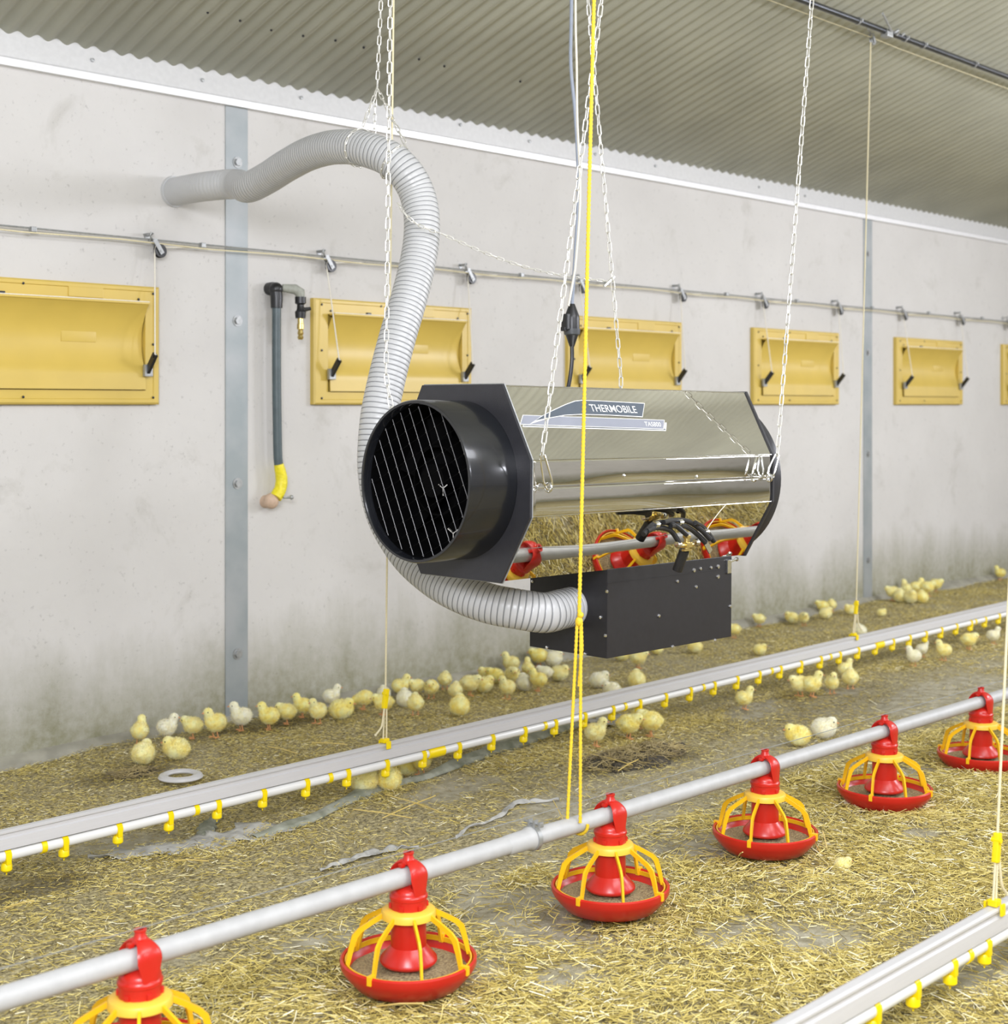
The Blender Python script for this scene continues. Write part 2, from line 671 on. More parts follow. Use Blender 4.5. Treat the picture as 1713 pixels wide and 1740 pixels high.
def bareness(x, y):
    n = 0.6 * vnoise(x, y, 1.7) + 0.4 * vnoise(x, y, 4.6)
    b = np.clip((n - 0.60) / 0.10, 0, 1)
    b = b * np.where(y > 4.05, 0.35, 1.0)
    # trodden lane between the water line and the feed line
    lane = np.clip(1 - np.abs(y - 3.45) / 0.55, 0, 1) * np.clip((x - 2.6) / 0.7, 0, 1)
    b = np.clip(b + lane * np.clip((vnoise(x, y, 2.6) - 0.1) * 1.3, 0, 0.85), 0, 1)
    # named grey patches
    for px, py, rx, ry in ((1240, 1580, .20, .10), (960, 1660, .12, .08), (520, 1610, .14, .07), (820, 1502, .12, .06), (1560, 1420, .12, .06), (1400, 1600, .16, .06),
                           (200, 1430, .3, .1), (760, 1345, .3, .12), (1100, 1450, .1, .05)):
        c = at_z(px, py, 0)
        d = ((x - c.x) / rx) ** 2 + ((y - c.y) / ry) ** 2
        b = np.maximum(b, np.clip(1.3 - d * (0.7 + vnoise(x, y, 9)), 0, 1))
    return b


def dampness(x, y):
    b = 0 * x
    for px, py, rx, ry, k in ((1080, 1292, .34, .15, 1.0), (620, 1290, .35, .12, .6), (215, 1318, .25, .12, .8), (60, 1505, .2, .1, .8), (450, 1235, .5, .1, .7), (860, 1250, .7, .2, .45), (1400, 1195, 0.8, 0.35, 0.35)):
        c = at_z(px, py, 0)
        d = ((x - c.x) / rx) ** 2 + ((y - c.y) / ry) ** 2
        b = np.maximum(b, k * np.clip(1.2 - d * (0.5 + vnoise(x, y, 7)), 0, 1))
    return b


def struct(o, kind='structure'):
    o['kind'] = kind
    return o


# floor --------------------------------------------------------------
nx, ny = 520, 230
gx = np.linspace(X0, X1, nx)
gy = np.linspace(OPP_Y, WY, ny)
GX, GY = np.meshgrid(gx, gy, indexing='ij')
GZ = ground_h(GX, GY)
co = np.stack([GX, GY, GZ], -1).reshape(-1, 3)
idx = np.arange(nx * ny).reshape(nx, ny)
q = np.stack([idx[:-1, :-1], idx[1:, :-1], idx[1:, 1:], idx[:-1, 1:]], -1).reshape(-1, 4)
me = bpy.data.meshes.new('floor')
me.from_pydata(co.tolist(), [], q.tolist())
for nm, fn in (('bare', bareness), ('damp', dampness)):
    a = me.attributes.new(nm, 'FLOAT', 'POINT')
    a.data.foreach_set('value', fn(co[:, 0], co[:, 1]).astype(np.float32))
me.polygons.foreach_set('use_smooth', [True] * len(me.polygons))
me.materials.append(M['litter'])
fl = bpy.data.objects.new('floor', me)
COL.objects.link(fl)
struct(fl)

# walls --------------------------------------------------------------
wl = MB().box((X0, WY, -0.1), (X1, WY + 0.15, EAVE + 0.02)).build('wall_far', M['concrete'])
struct(wl)
struct(MB().box((X0, OPP_Y - 0.15, -0.1), (X1, OPP_Y, EAVE)).build('wall_near', M['concrete']))
gab = [(X1, OPP_Y - .15, -0.1), (X1, WY + .15, -0.1), (X1, WY + .15, EAVE), (X1, RIDGE_Y, EAVE + SL * (WY - RIDGE_Y) - 0.02), (X1, OPP_Y - .15, EAVE)]
struct(MB().prism(gab, (0.15, 0, 0)).build('wall_right', M['farwall']))

# mortar fillet along the foot of the wall
mb = MB()
n = 120
ring = []
for i in range(n + 1):
    x = X0 + (X1 - X0) * i / n
    wv = 0.050 + 0.018 * math.sin(x * 3.1) + 0.012 * math.sin(x * 7.7)
    hv = 0.040 + 0.006 * math.sin(x * 4.3)
    ring.append([(x, WY, -0.02), (x, WY, hv), (x, WY - wv * 0.4, hv * 0.8), (x, WY - wv, 0.012), (x, WY - wv - 0.01, -0.02)])
vs = [p for r_ in ring for p in r_]
fs = []
for i in range(n):
    for k in range(4):
        fs.append((i * 5 + k, i * 5 + k + 1, (i + 1) * 5 + k + 1, (i + 1) * 5 + k))
mb.add(vs, fs)
struct(mb.build('baseboard_far', M['kerb'], smooth=True))

# corrugated roof ----------------------------------------------------
PITCH, AMP = 0.0855, 0.010
nsx = int((X1 - X0) / PITCH * 10)
xs = np.linspace(X0, X1, nsx)
wave = AMP * np.cos(2 * np.pi * (xs - 2.762) / PITCH) * -1
for nm, ys in (('ceiling', [WY + 0.12, 4.2, 2.5, RIDGE_Y]), ('ceiling_2', [OPP_Y - 0.12, -2.5, RIDGE_Y])):
    vs, fs = [], []
    for y in ys:
        z = EAVE + SL * (WY - y if nm == 'ceiling' else y - OPP_Y)
        vs.append(np.stack([xs, np.full(nsx, y), z + wave], -1))
    vs = np.concatenate(vs)
    for j in range(len(ys) - 1):
        a = np.arange(nsx - 1) + j * nsx
        fs.append(np.stack([a, a + 1, a + 1 + nsx, a + nsx], -1))
    fs = np.concatenate(fs)
    me = bpy.data.meshes.new(nm)
    me.from_pydata(vs.tolist(), [], fs.tolist())
    me.polygons.foreach_set('use_smooth', [True] * len(me.polygons))
    me.materials.append(M['roof'])
    o = bpy.data.objects.new(nm, me)
    COL.objects.link(o)
    sd = o.modifiers.new('thickness', 'SOLIDIFY')
    sd.thickness = 0.006
    sd.offset = -1 if nm == 'ceiling' else 1
    struct(o)
    if nm == 'ceiling':
        for px, py in ((353, 18), (408, 32), (461, 48), (515, 58), (570, 66), (618, 78), (712, 98), (755, 110), (884, 136)):
            # point on roof plane under that pixel
            lo, hi = 2.0, 5.4
            for _ in range(40):
                mid = (lo + hi) / 2
                p = at_y(px, py, mid)
                if p.z > EAVE + SL * (WY - mid):
                    hi = mid
                else:
                    lo = mid
            p = at_y(px, py, lo)
            s_ = MB().ball((p.x, p.y, p.z - 0.008), 0.006, 8, 6).build('roof_screw', M['black'])
            s_.parent = o

# folded flashing at the eave -----------------------------------------
prof = [(WY, 2.812), (WY - 0.030, 2.812), (WY - 0.032, 2.842), (WY - 0.022, 2.846), (WY - 0.020, 2.852), (WY - 0.008, 2.966), (WY, 2.966)]
mb = MB().prism([(X0, y, z) for y, z in prof], (X1 - X0, 0, 0))
fla = struct(mb.build('trim_1', M['flash']))
for px, py in ((157, 102), (344, 136), (783, 212), (900, 240), (1012, 262), (1114, 282), (1290, 318), (1368, 333), (512, 166)):
    p = at_y(px, py, WY - 0.018)
    s_ = MB().lathe([(0, -0.006), (0.008, -0.005), (0.009, 0.0), (0.006, 0.006), (0.0, 0.006)], p, 10, 'y', False).build('flashing_screw', M['zinc'])
    s_.parent = fla

# galvanised joint strips ----------------------------------------------
for k, (xa, xb) in enumerate(((3.812, 3.934), (9.40, 9.52))):
    tr = struct(MB().bbox((xa, WY - 0.006, 0.02), (xb, WY + 0.01, 2.812), 0.002).build('trim_%d' % (k + 2), M['strip']))
    for z in (2.56, 1.835, 1.09, 0.31):
        c = V(((xa + xb) / 2 + 0.003, WY - 0.006, z))
        hx = [(c.x + 0.017 * math.cos(a * math.pi / 3), c.y, c.z + 0.017 * math.sin(a * math.pi / 3)) for a in range(6)]
        m_ = MB().lathe([(0, -0.003), (0.026, -0.003), (0.026, 0.0), (0, 0)], c, 18, 'y', False)
        m_.prism(hx, (0, -0.012, 0))
        b_ = m_.build('bolt', M['zinc'])
        b_.parent = tr

# ================================================================ LITTER STRAW
def make_straw():
    def sample(n, x0, x1, y0, y1):
        return rng.uniform(x0, x1, n), rng.uniform(y0, y1, n)

    def visible(x, y, m=520):
        d = x * cph + y * sph
        l = x * sph - y * cph
        px = CX + FPX * l / np.maximum(d, 0.2)
        py = HY + FPX * HC / np.maximum(d, 0.2)
        return (d > 1.2) & (px > -m) & (px < 1713 + m) & (py < 1740 + m)

    parts = []
    # near zone, long straw
    x, y = sample(330000, 0.4, 8.5, 0.9, 3.1)
    k = visible(x, y)
    parts.append((x[k], y[k], 1.0, 0))
    x, y = sample(110000, 1.0, 12, 2.95, 4.1)
    k = visible(x, y)
    parts.append((x[k], y[k], 0.62, 1))
    x, y = sample(240000, 1.6, 13, 3.9, 5.46)
    k = visible(x, y)
    parts.append((x[k], y[k], 0.42, 2))
    X, Y, SZ, ZN = [], [], [], []
    for x, y, s, zn in parts:
        b = bareness(x, y)
        dn = 1 - 0.85 * b
        clump = vnoise(x, y, 3.3) * 0.6 + vnoise(x, y, 8.0) * 0.4
        base = {0: 0.68, 1: 0.48, 2: 0.6}[zn]
        dn = dn * np.clip(base + 1.1 * (clump - 0.5), 0.04, 1)
        dn = dn * np.where(x > 5.5, 0.75, 1)
        k = rng.random(len(x)) < dn
        X.append(x[k]); Y.append(y[k])
        SZ.append(np.full(k.sum(), s)); ZN.append(np.full(k.sum(), zn))
    X = np.concatenate(X); Y = np.concatenate(Y); SZ = np.concatenate(SZ); ZN = np.concatenate(ZN)
    N = len(X)
    L = (0.016 + rng.gamma(1.8, 0.010, N)) * SZ
    L = np.minimum(L, 0.13)
    W = (0.0011 + 0.0015 * rng.random(N)) * (0.55 + 0.45 * SZ)
    ang0 = 2 * np.pi * vnoise(X, Y, 1.1)
    ang = np.where(rng.random(N) < 0.35, ang0 + rng.normal(0, 0.5, N), rng.uniform(0, 2 * np.pi, N))
    tilt = rng.normal(0, 0.22, N)
    bend = rng.normal(0, 0.16, N)
    pile = np.clip(0.7 * vnoise(X, Y, 3.3) + 0.3 * vnoise(X, Y, 8), 0, 1)
    z0 = ground_h(X, Y) + 0.003 + rng.random(N) ** 1.5 * 0.030 * pile * SZ
    z0 = z0 + np.abs(np.sin(tilt)) * L / 2 * 0.8
    dx, dy, dz = np.cos(ang) * np.cos(tilt), np.sin(ang) * np.cos(tilt), np.sin(tilt)
    sx_, sy_ = -np.sin(ang), np.cos(ang)
    roll = rng.normal(0, 0.35, N)
    vs = np.zeros((N, 9, 3), np.float32)
    for i, t in enumerate((-0.5, 0.0, 0.5)):
        cx_ = X + dx * L * t + sx_ * bend * L * (t * t)
        cy_ = Y + dy * L * t + sy_ * bend * L * (t * t)
        cz_ = z0 + dz * L * t
        for j, (sd, up) in enumerate(((-0.5, 0.0), (0.0, 0.8), (0.5, 0.0))):
            vs[:, i * 3 + j, 0] = cx_ + sx_ * W * sd
            vs[:, i * 3 + j, 1] = cy_ + sy_ * W * sd
            vs[:, i * 3 + j, 2] = cz_ + W * up + W * sd * np.sin(roll)
    base = (np.arange(N) * 9)[:, None]
    quads = np.array([[0, 3, 4, 1], [1, 4, 5, 2], [3, 6, 7, 4], [4, 7, 8, 5]])
    F = (base[:, :, None] + quads[None].reshape(1, 4, 4)).reshape(-1, 4)
    me = bpy.data.meshes.new('straw_litter')
    me.vertices.add(N * 9)
    me.vertices.foreach_set('co', vs.reshape(-1))
    me.loops.add(F.size)
    me.loops.foreach_set('vertex_index', F.reshape(-1).astype(np.int32))
    me.polygons.add(len(F))
    me.polygons.foreach_set('loop_start', (np.arange(len(F)) * 4).astype(np.int32))
    me.polygons.foreach_set('loop_total', np.full(len(F), 4, np.int32))
    me.update(calc_edges=True)
    tone = np.clip(rng.normal(0.55, 0.25, N) - dampness(X, Y) * 0.45 - np.where(ZN == 2, 0.04, 0) - np.where(ZN == 1, 0.05, 0), 0, 1)
    a = me.attributes.new('tone', 'FLOAT', 'POINT')
    a.data.foreach_set('value', np.repeat(tone, 9).astype(np.float32))
    me.materials.append(M['straw'])
    o = bpy.data.objects.new('straw_litter', me)
    COL.objects.link(o)
    tag(o, 'golden chopped straw strewn over the whole barn floor', 'straw', kind='stuff')
    print('straws', N)


make_straw()


# dark clumps of damp straw
def clump(px, py, rx, ry, h, n, lab, tones=(0.0, 0.55)):
    c = at_z(px, py, 0)
    g = float(ground_h(c.x, c.y))
    mb = MB()
    segs = 26
    # mound body
    vs = [(c.x, c.y, g + h * 0.7)]
    rings_ = 5
    for r_ in range(1, rings_ + 1):
        for k in range(segs):
            a = 2 * math.pi * k / segs
            f_ = r_ / rings_ * (1 + 0.18 * math.sin(3 * a + 1) + 0.1 * math.sin(7 * a))
            x, y = c.x + rx * f_ * math.cos(a), c.y + ry * f_ * math.sin(a)
            z = g + h * 0.7 * (1 - (r_ / rings_) ** 1.6) * (0.75 + 0.5 * random.random()) - 0.004 * (r_ == rings_)
            vs.append((x, y, z))
    fs = [(0, 1 + k, 1 + (k + 1) % segs) for k in range(segs)]
    for r_ in range(rings_ - 1):
        for k in range(segs):
            a, b = 1 + r_ * segs + k, 1 + r_ * segs + (k + 1) % segs
            fs.append((a, b, b + segs, a + segs))
    mb.add(vs, fs)
    for _ in range(n):
        a, r_ = random.uniform(0, 6.28), random.random() ** 0.6
        p = V((c.x + rx * r_ * math.cos(a), c.y + ry * r_ * math.sin(a), g + h * 0.7 * (1 - r_ ** 1.6) + random.uniform(0, h * 0.3)))
        d = V((random.gauss(0, 1), random.gauss(0, 1), random.gauss(0, 0.35))).normalized() * random.uniform(0.02, 0.07)
        if p.z - abs(d.z) / 2 < g:
            d.z = 0
        mb.tube([p - d / 2, p + d / 2], random.uniform(0.0009, 0.0018), 3, caps=False, mi=1)
    o = mb.build('damp_straw_clump', [CLDARK, CLSTR], merge=False)
    tag(o, lab, 'straw clump')
    return o


CLDARK = mat('damp_dung', (0.095, 0.08, 0.055), 0.9, col2=(0.035, 0.03, 0.022), scale=50, bump=0.9, bscale=70)
CLSTR = mat('damp_straw', (0.42, 0.33, 0.13), 0.6, col2=(0.14, 0.105, 0.05), scale=9)
clump(1080, 1290, 0.30, 0.14, 0.045, 700, 'dark damp heap of trodden straw and dung between the two nearer pipe lines')
clump(228, 1317, 0.11, 0.06, 0.028, 240, 'small dark tuft of straw left of the round metal ring')

# ================================================================ VENTS
def make_vent():
    root = empty('air_inlet', (0, 0, 0), world=False)
    Wd, Hd = 1.055, 0.51
    xi0, xi1, zi0, zi1 = 0.085, 0.985, 0.060, 0.435
    dp = 0.034
    # frame: four bars with a bevelled outer edge (mitred as one ring)
    def loop(x0, x1, z0, z1, y):
        return [(x0, y, z0), (x1, y, z0), (x1, y, z1), (x0, y, z1)]
    loops = [loop(-0.0, Wd, 0, Hd, 0), loop(0, Wd, 0, Hd, -dp + 0.008), loop(0.008, Wd - 0.008, 0.008, Hd - 0.008, -dp),
             loop(0.035, Wd - 0.03, 0.022, Hd - 0.02, -dp), loop(0.038, Wd - 0.033, 0.025, Hd - 0.023, -dp + 0.004), loop(xi0, xi1, zi0, zi1, -dp + 0.004), loop(xi0, xi1, zi0, zi1, 0)]
    vs = [p for l in loops for p in l]
    fs = []
    for i in range(len(loops) - 1):
        for k in range(4):
            fs.append((i * 4 + k, i * 4 + (k + 1) % 4, (i + 1) * 4 + (k + 1) % 4, (i + 1) * 4 + k))
    m_ = MB().add(vs, fs)
    m_.add(loop(xi0, xi1, zi0, zi1, -0.001), [(0, 1, 2, 3)])
    m_.bbox((0.62, -dp - 0.0005, Hd - 0.062), (0.78, -dp + 0.006, Hd - 0.02), 0.002)
    fr = m_.build('frame', M['ventp'], root, smooth=False)
    for x, z in ((0.045, 0.03), (0.045, 0.26), (0.045, 0.48), (1.022, 0.03), (1.022, 0.26), (1.022, 0.48), (0.42, 0.03), (0.42, 0.49), (0.95, 0.452), (0.10, 0.452)):
        MB().lathe([(0, -0.002), (0.005, -0.0015), (0.006, 0.001)], (x, -dp, z), 8, 'y', False).build('screw', M['black'], fr)
    # hollowed flap: curved sheet, swinging out along its foot
    n = 22
    pts = []
    for i in range(n + 1):
        t = i / n
        z = zi0 + 0.004 + (zi1 - zi0 - 0.008) * t
        if t < 0.22:
            y = -0.040 + 0.028 * 0 - (0.22 - t) * 0.02
        else:
            u = (t - 0.22) / 0.78
            y = -0.040 + 0.036 * math.sin(math.pi * u) ** 0.8 - 0.030 * u ** 3
        pts.append((y, z))
    x0, x1 = xi0 + 0.004, xi1 - 0.006
    vs = []
    for (y, z) in pts:
        vs += [(x0, y, z), (x1, y, z)]
    o_ = len(vs)
    for (y, z) in pts:
        vs += [(x0, y + 0.004, z), (x1, y + 0.004, z)]
    fs = []
    for i in range(n):
        a = 2 * i
        fs.append((a, a + 1, a + 3, a + 2))
        fs.append((o_ + a, o_ + a + 2, o_ + a + 3, o_ + a + 1))
        fs.append((a, a + 2, o_ + a + 2, o_ + a))
        fs.append((a + 1, o_ + a + 1, o_ + a + 3, a + 3))
    m_ = MB().add(vs, fs)
    m_.bbox((x0, -0.074, zi1 - 0.006), (x1, -0.034, zi1 + 0.004), 0.003)
    m_.bbox((0.60, -0.010, 0.262), (0.76, -0.003, 0.318), 0.002)
    fl_ = m_.build('flap', M['ventp'], root, smooth=True)
    MB().bbox((x0 + 0.004, -0.075, zi1 + 0.0035), (x1, -0.060, zi1 + 0.0075), 0.001).build('lip_highlight', M['wcord'], root)  # pale strip standing in for the highlight along the flap lip
    MB().bbox((0.30, -0.07, zi1 + 0.006), (0.325, -0.055, zi1 + 0.016), 0.002).build('latch', M['black'], root)
    # gap line along the two flap ends
    for sx in (0, 1):
        X = xi1 + 0.0 if sx else xi0
        xx = (xi1 - 0.004) if sx else xi0 + 0.002
        br = MB().bbox((xx - 0.018, -0.062, zi0 + 0.060), (xx + 0.022, -0.044, zi0 + 0.112), 0.003).build('bracket', M['zinc'], root)
        lv = MB()
        lv.bar((xx, -0.045, zi0 + 0.072), (xx + 0.0, -0.115, zi0 + 0.155), 0.026, 0.014, up=(1, 0, 0))
        lv.cyl((xx - 0.012, -0.109, zi0 + 0.147), (xx + 0.012, -0.109, zi0 + 0.147), 0.007, 10)
        lv.build('lever', M['black'], root)
    # hanging cords from the wall pulleys to the levers
    return root


VX = [2.395, 4.300, 6.129, 7.965, 9.838, 11.628]
vl = ['yellow plastic wall air inlet at the left edge, beside the first pulley',
      'yellow plastic wall air inlet partly hidden behind the grey hose',
      'yellow plastic wall air inlet behind the plug, half covered by the heater top',
      'yellow plastic wall air inlet right of the heater with a chain crossing it',
      'yellow plastic wall air inlet, small and whole, right of the second galvanised strip',
      'yellow plastic wall air inlet cut off by the right edge of the picture']
vent = make_vent()
register(vent)
vents = []
for i, x in enumerate(VX):
    o = vent if i == 0 else copy_tree(vent)
    o.location = (x, WY, 1.452)
    tag(o, vl[i], 'air inlet', 'yellow air inlets along the concrete wall')
    vents.append(o)

# pulleys + cords
def make_pulley():
    root = empty('cord_pulley', (0, 0, 0), world=False)
    m_ = MB()
    m_.lathe([(0.006, -0.008), (0.028, -0.009), (0.030, -0.007), (0.024, -0.002), (0.024, 0.002), (0.030, 0.007), (0.028, 0.009), (0.006, 0.008)], (0, -0.05, 0), 24, 'y')
    m_.build('wheel', M['black'], root, smooth=True)
    m_ = MB()
    for y in (-0.062, -0.038):
        m_.bar((0.006, y, -0.012), (-0.034, y, 0.048), 0.020, 0.003, up=(0, 1, 0))
    m_.cyl((0, -0.066, 0), (0, -0.034, 0), 0.006, 10)
    m_.bar((-0.034, -0.062, 0.048), (-0.034, -0.038, 0.048), 0.016, 0.004)
    m_.build('bracket', M['zinc'], root)
    m_ = MB()
    m_.tube([(-0.034, -0.05, 0.046), (-0.050, -0.05, 0.062), (-0.044, -0.05, 0.078), (-0.034, -0.05, 0.074), (-0.034, -0.03, 0.068), (-0.034, 0.0, 0.066)], 0.0035, 8)
    m_.lathe([(0, -0.004), (0.014, -0.003), (0.014, 0)], (-0.034, 0, 0.066), 12, 'y', False)
    m_.build('eye_bolt', M['zinc'], root, smooth=True)
    return root


pl = make_pulley()
register(pl)
PX = [(3.440, 0), (4.386, 1), (5.334, 1), (6.23, 2), (7.17, 2), (8.067, 3), (9.007, 3), (9.927, 4), (10.852, 4), (11.70, 5)]
pn = ['above the right end of the leftmost air inlet', 'above the left end of the inlet behind the hose', 'just right of the vertical grey hose',
      'directly above the black hanging plug', 'above the right end of the inlet over the heater', 'above the left end of the fourth inlet',
      'above the right end of the fourth inlet', 'above the left end of the small whole inlet', 'above the right end of the small whole inlet',
      'at the right edge of the picture']
for i, (x, v) in enumerate(PX):
    o = pl if i == 0 else copy_tree(pl)
    o.location = (x, WY, 2.118)
    tag(o, 'black wheeled cord pulley ' + pn[i], 'pulley', 'wall pulleys above the air inlets')
    # vertical cord
    lever_x = VX[v] + (0.087 if (i % 2 == 1) else 0.981)
    top = V((x - 0.026, WY - 0.05, 2.118))
    bot = V((lever_x, WY - 0.112, 1.452 + 0.212))
    c_ = MB().tube([top, bot], 0.0032, 6)
    c_.ball(bot + V((0, 0, -0.002)), 0.008, 8, 6)
    c_.tube([top, top + V((0.006, 0, 0.02)), top + V((0.026, 0, 0.027)), top + V((0.05, 0.002, 0.018)), V((x + 0.20, WY - 0.04, 2.150))], 0.0028, 6)
    oo = c_.build('pull_cord', M['wcord'], origin=tuple(bot))
    tag(oo, 'white pull cord below the pulley ' + pn[i], 'cord', 'pull cords of the air inlets')

# long draw rod and cord along the wall
m_ = MB()
m_.tube([(X0 + 3.5, WY - 0.045, 2.168), (X1 - 1, WY - 0.045, 2.142)], 0.0042, 8)
root = m_.build('draw_rod', M['zinc'], origin=(2.0, WY - 0.045, 2.165))
tag(root, 'long thin metal draw rod running along the wall above the air inlets', 'rod')
for x in (2.85, 3.66, 4.88, 6.44, 7.63, 8.45, 9.45, 10.3, 11.2, 5.72):
    m_ = MB().bbox((x - 0.012, WY - 0.058, 2.15), (x + 0.012, WY - 0.034, 2.172), 0.003)
    m_.build('cord_clamp', M['zinc'], root)
for x in (3.39, 4.34, 5.29, 6.19, 7.13, 8.03, 8.97, 9.88, 10.8):
    m_ = MB().tube([(x, WY, 2.19), (x, WY - 0.045, 2.19), (x, WY - 0.058, 2.172), (x, WY - 0.05, 2.158), (x, WY - 0.038, 2.16)], 0.004, 8)
    m_.build('guide_hook', M['zinc'], root)
m_ = MB()
pts = []
xx = X0 + 3.5
i = 0
while xx < X1 - 1:
    pts.append((xx, WY - 0.052, 2.155 - 0.0019 * xx / 1 * 0.9 + (0.004 if i % 2 else -0.004)))
    xx += 0.45
    i += 1
m_.tube(pts, 0.003, 6)
o = m_.build('wall_cord', M['cord'], origin=(2.0, WY - 0.05, 2.15))
tag(o, 'cream draw cord running just under the long metal rod on the wall', 'cord')

# ================================================================ WALL SERVICE PIPE
a = at_y(470, 493, WY - 0.06)
px_ = a.x
root = empty('service_pipe', (px_, WY, 1.0))
tag(root, 'dark upright service pipe on the wall with yellow taped lower end', 'pipe')
m_ = MB()
pth, _ = spline([(px_, WY - 0.06, 1.985), (px_, WY - 0.06, 1.6), (px_ + 0.006, WY - 0.06, 1.25), (px_ + 0.012, WY - 0.06, 1.17)], 24)
m_.tube(pth, 0.021, 16)
m_.build('tube', M['upipe'], root, smooth=True)
m_ = MB()
m_.tube([(px_ + 0.000, WY, 1.992), (px_, WY - 0.03, 1.992), (px_, WY - 0.055, 1.985), (px_, WY - 0.06, 1.95), (px_, WY - 0.06, 1.90)], [0.03, 0.031, 0.031, 0.029, 0.027], 16)
m_.ball((px_, WY - 0.055, 1.987), 0.033, 16, 10)
m_.build('elbow', M['black'], root, smooth=True)
m_ = MB()
pth, _ = spline([(px_ + 0.012, WY - 0.06, 1.175), (px_ + 0.028, WY - 0.06, 1.11), (px_ + 0.022, WY - 0.06, 1.06), (px_ - 0.006, WY - 0.06, 1.02)], 14)
m_.tube(pth, [0.023, 0.024, 0.026, 0.026, 0.027, 0.028, 0.028, 0.029, 0.029, 0.029, 0.029, 0.030, 0.030, 0.030], 16)
m_.build('taped_end', M['tape'], root, smooth=True, label='yellow taped bend')
m_ = MB().ball((px_ - 0.022, WY - 0.05, 1.005), 0.036, 16, 10, (1, 0.9, 1.05))
m_.cyl((px_ - 0.022, WY - 0.05, 1.0), (px_ - 0.022, WY, 1.0), 0.03, 16)
m_.build('wall_socket', M['skin'], root, smooth=True, label='pinkish rubber wall socket')
m_ = MB().cyl((px_ + 0.02, WY - 0.085, 1.02), (px_ + 0.055, WY - 0.10, 1.02), 0.006, 8).ball((px_ + 0.055, WY - 0.10, 1.02), 0.011, 8, 6)
m_.build('clamp_screw', M['zinc'], root)
root2 = empty('tap_branch', (px_ + 0.09, WY - 0.08, 1.84))
tag(root2, 'short water branch with shut-off and brass tail beside the dark upright pipe', 'tap')
m_ = MB().tube([(px_ + 0.031, WY - 0.062, 1.995), (px_ + 0.085, WY - 0.09, 1.99), (px_ + 0.105, WY - 0.10, 1.975), (px_ + 0.108, WY - 0.10, 1.95)], [0.018, 0.024, 0.026, 0.020], 16)
m_.build('elbow', M['greypl'], root2, smooth=True, label='pale grey elbow')
qx, qy = px_ + 0.108, WY - 0.10
m_ = MB().lathe([(0, 1.955), (0.026, 1.955), (0.026, 1.925), (0.016, 1.918), (0.018, 1.895), (0.026, 1.885), (0.024, 1.855), (0, 1.855)], (qx, qy, 0), 18, 'z', False)
m_.build('shut_off', M['black'], root2, smooth=True)
MB().cyl((qx, qy, 1.892), (qx + 0.045, qy - 0.02, 1.902), 0.013, 12, 0.008).build('handle', M['black'], root2)
m_ = MB().lathe([(0, 1.855), (0.014, 1.855), (0.014, 1.83), (0.017, 1.828), (0.017, 1.805), (0.011, 1.80), (0.015, 1.785), (0.011, 1.775), (0.015, 1.765), (0.010, 1.755), (0, 1.755)], (qx, qy, 0), 14, 'z', False)
m_.build('hose_tail', M['brass'], root2, smooth=True, label='brass hose tail')

# ================================================================ FEED LINE
FY = 2.65


def fz(x):
    return 0.296 - 0.0075 * (x - 1.6)


FXS = [1.628, 2.381, 3.152, 3.927, 4.686, 5.441]


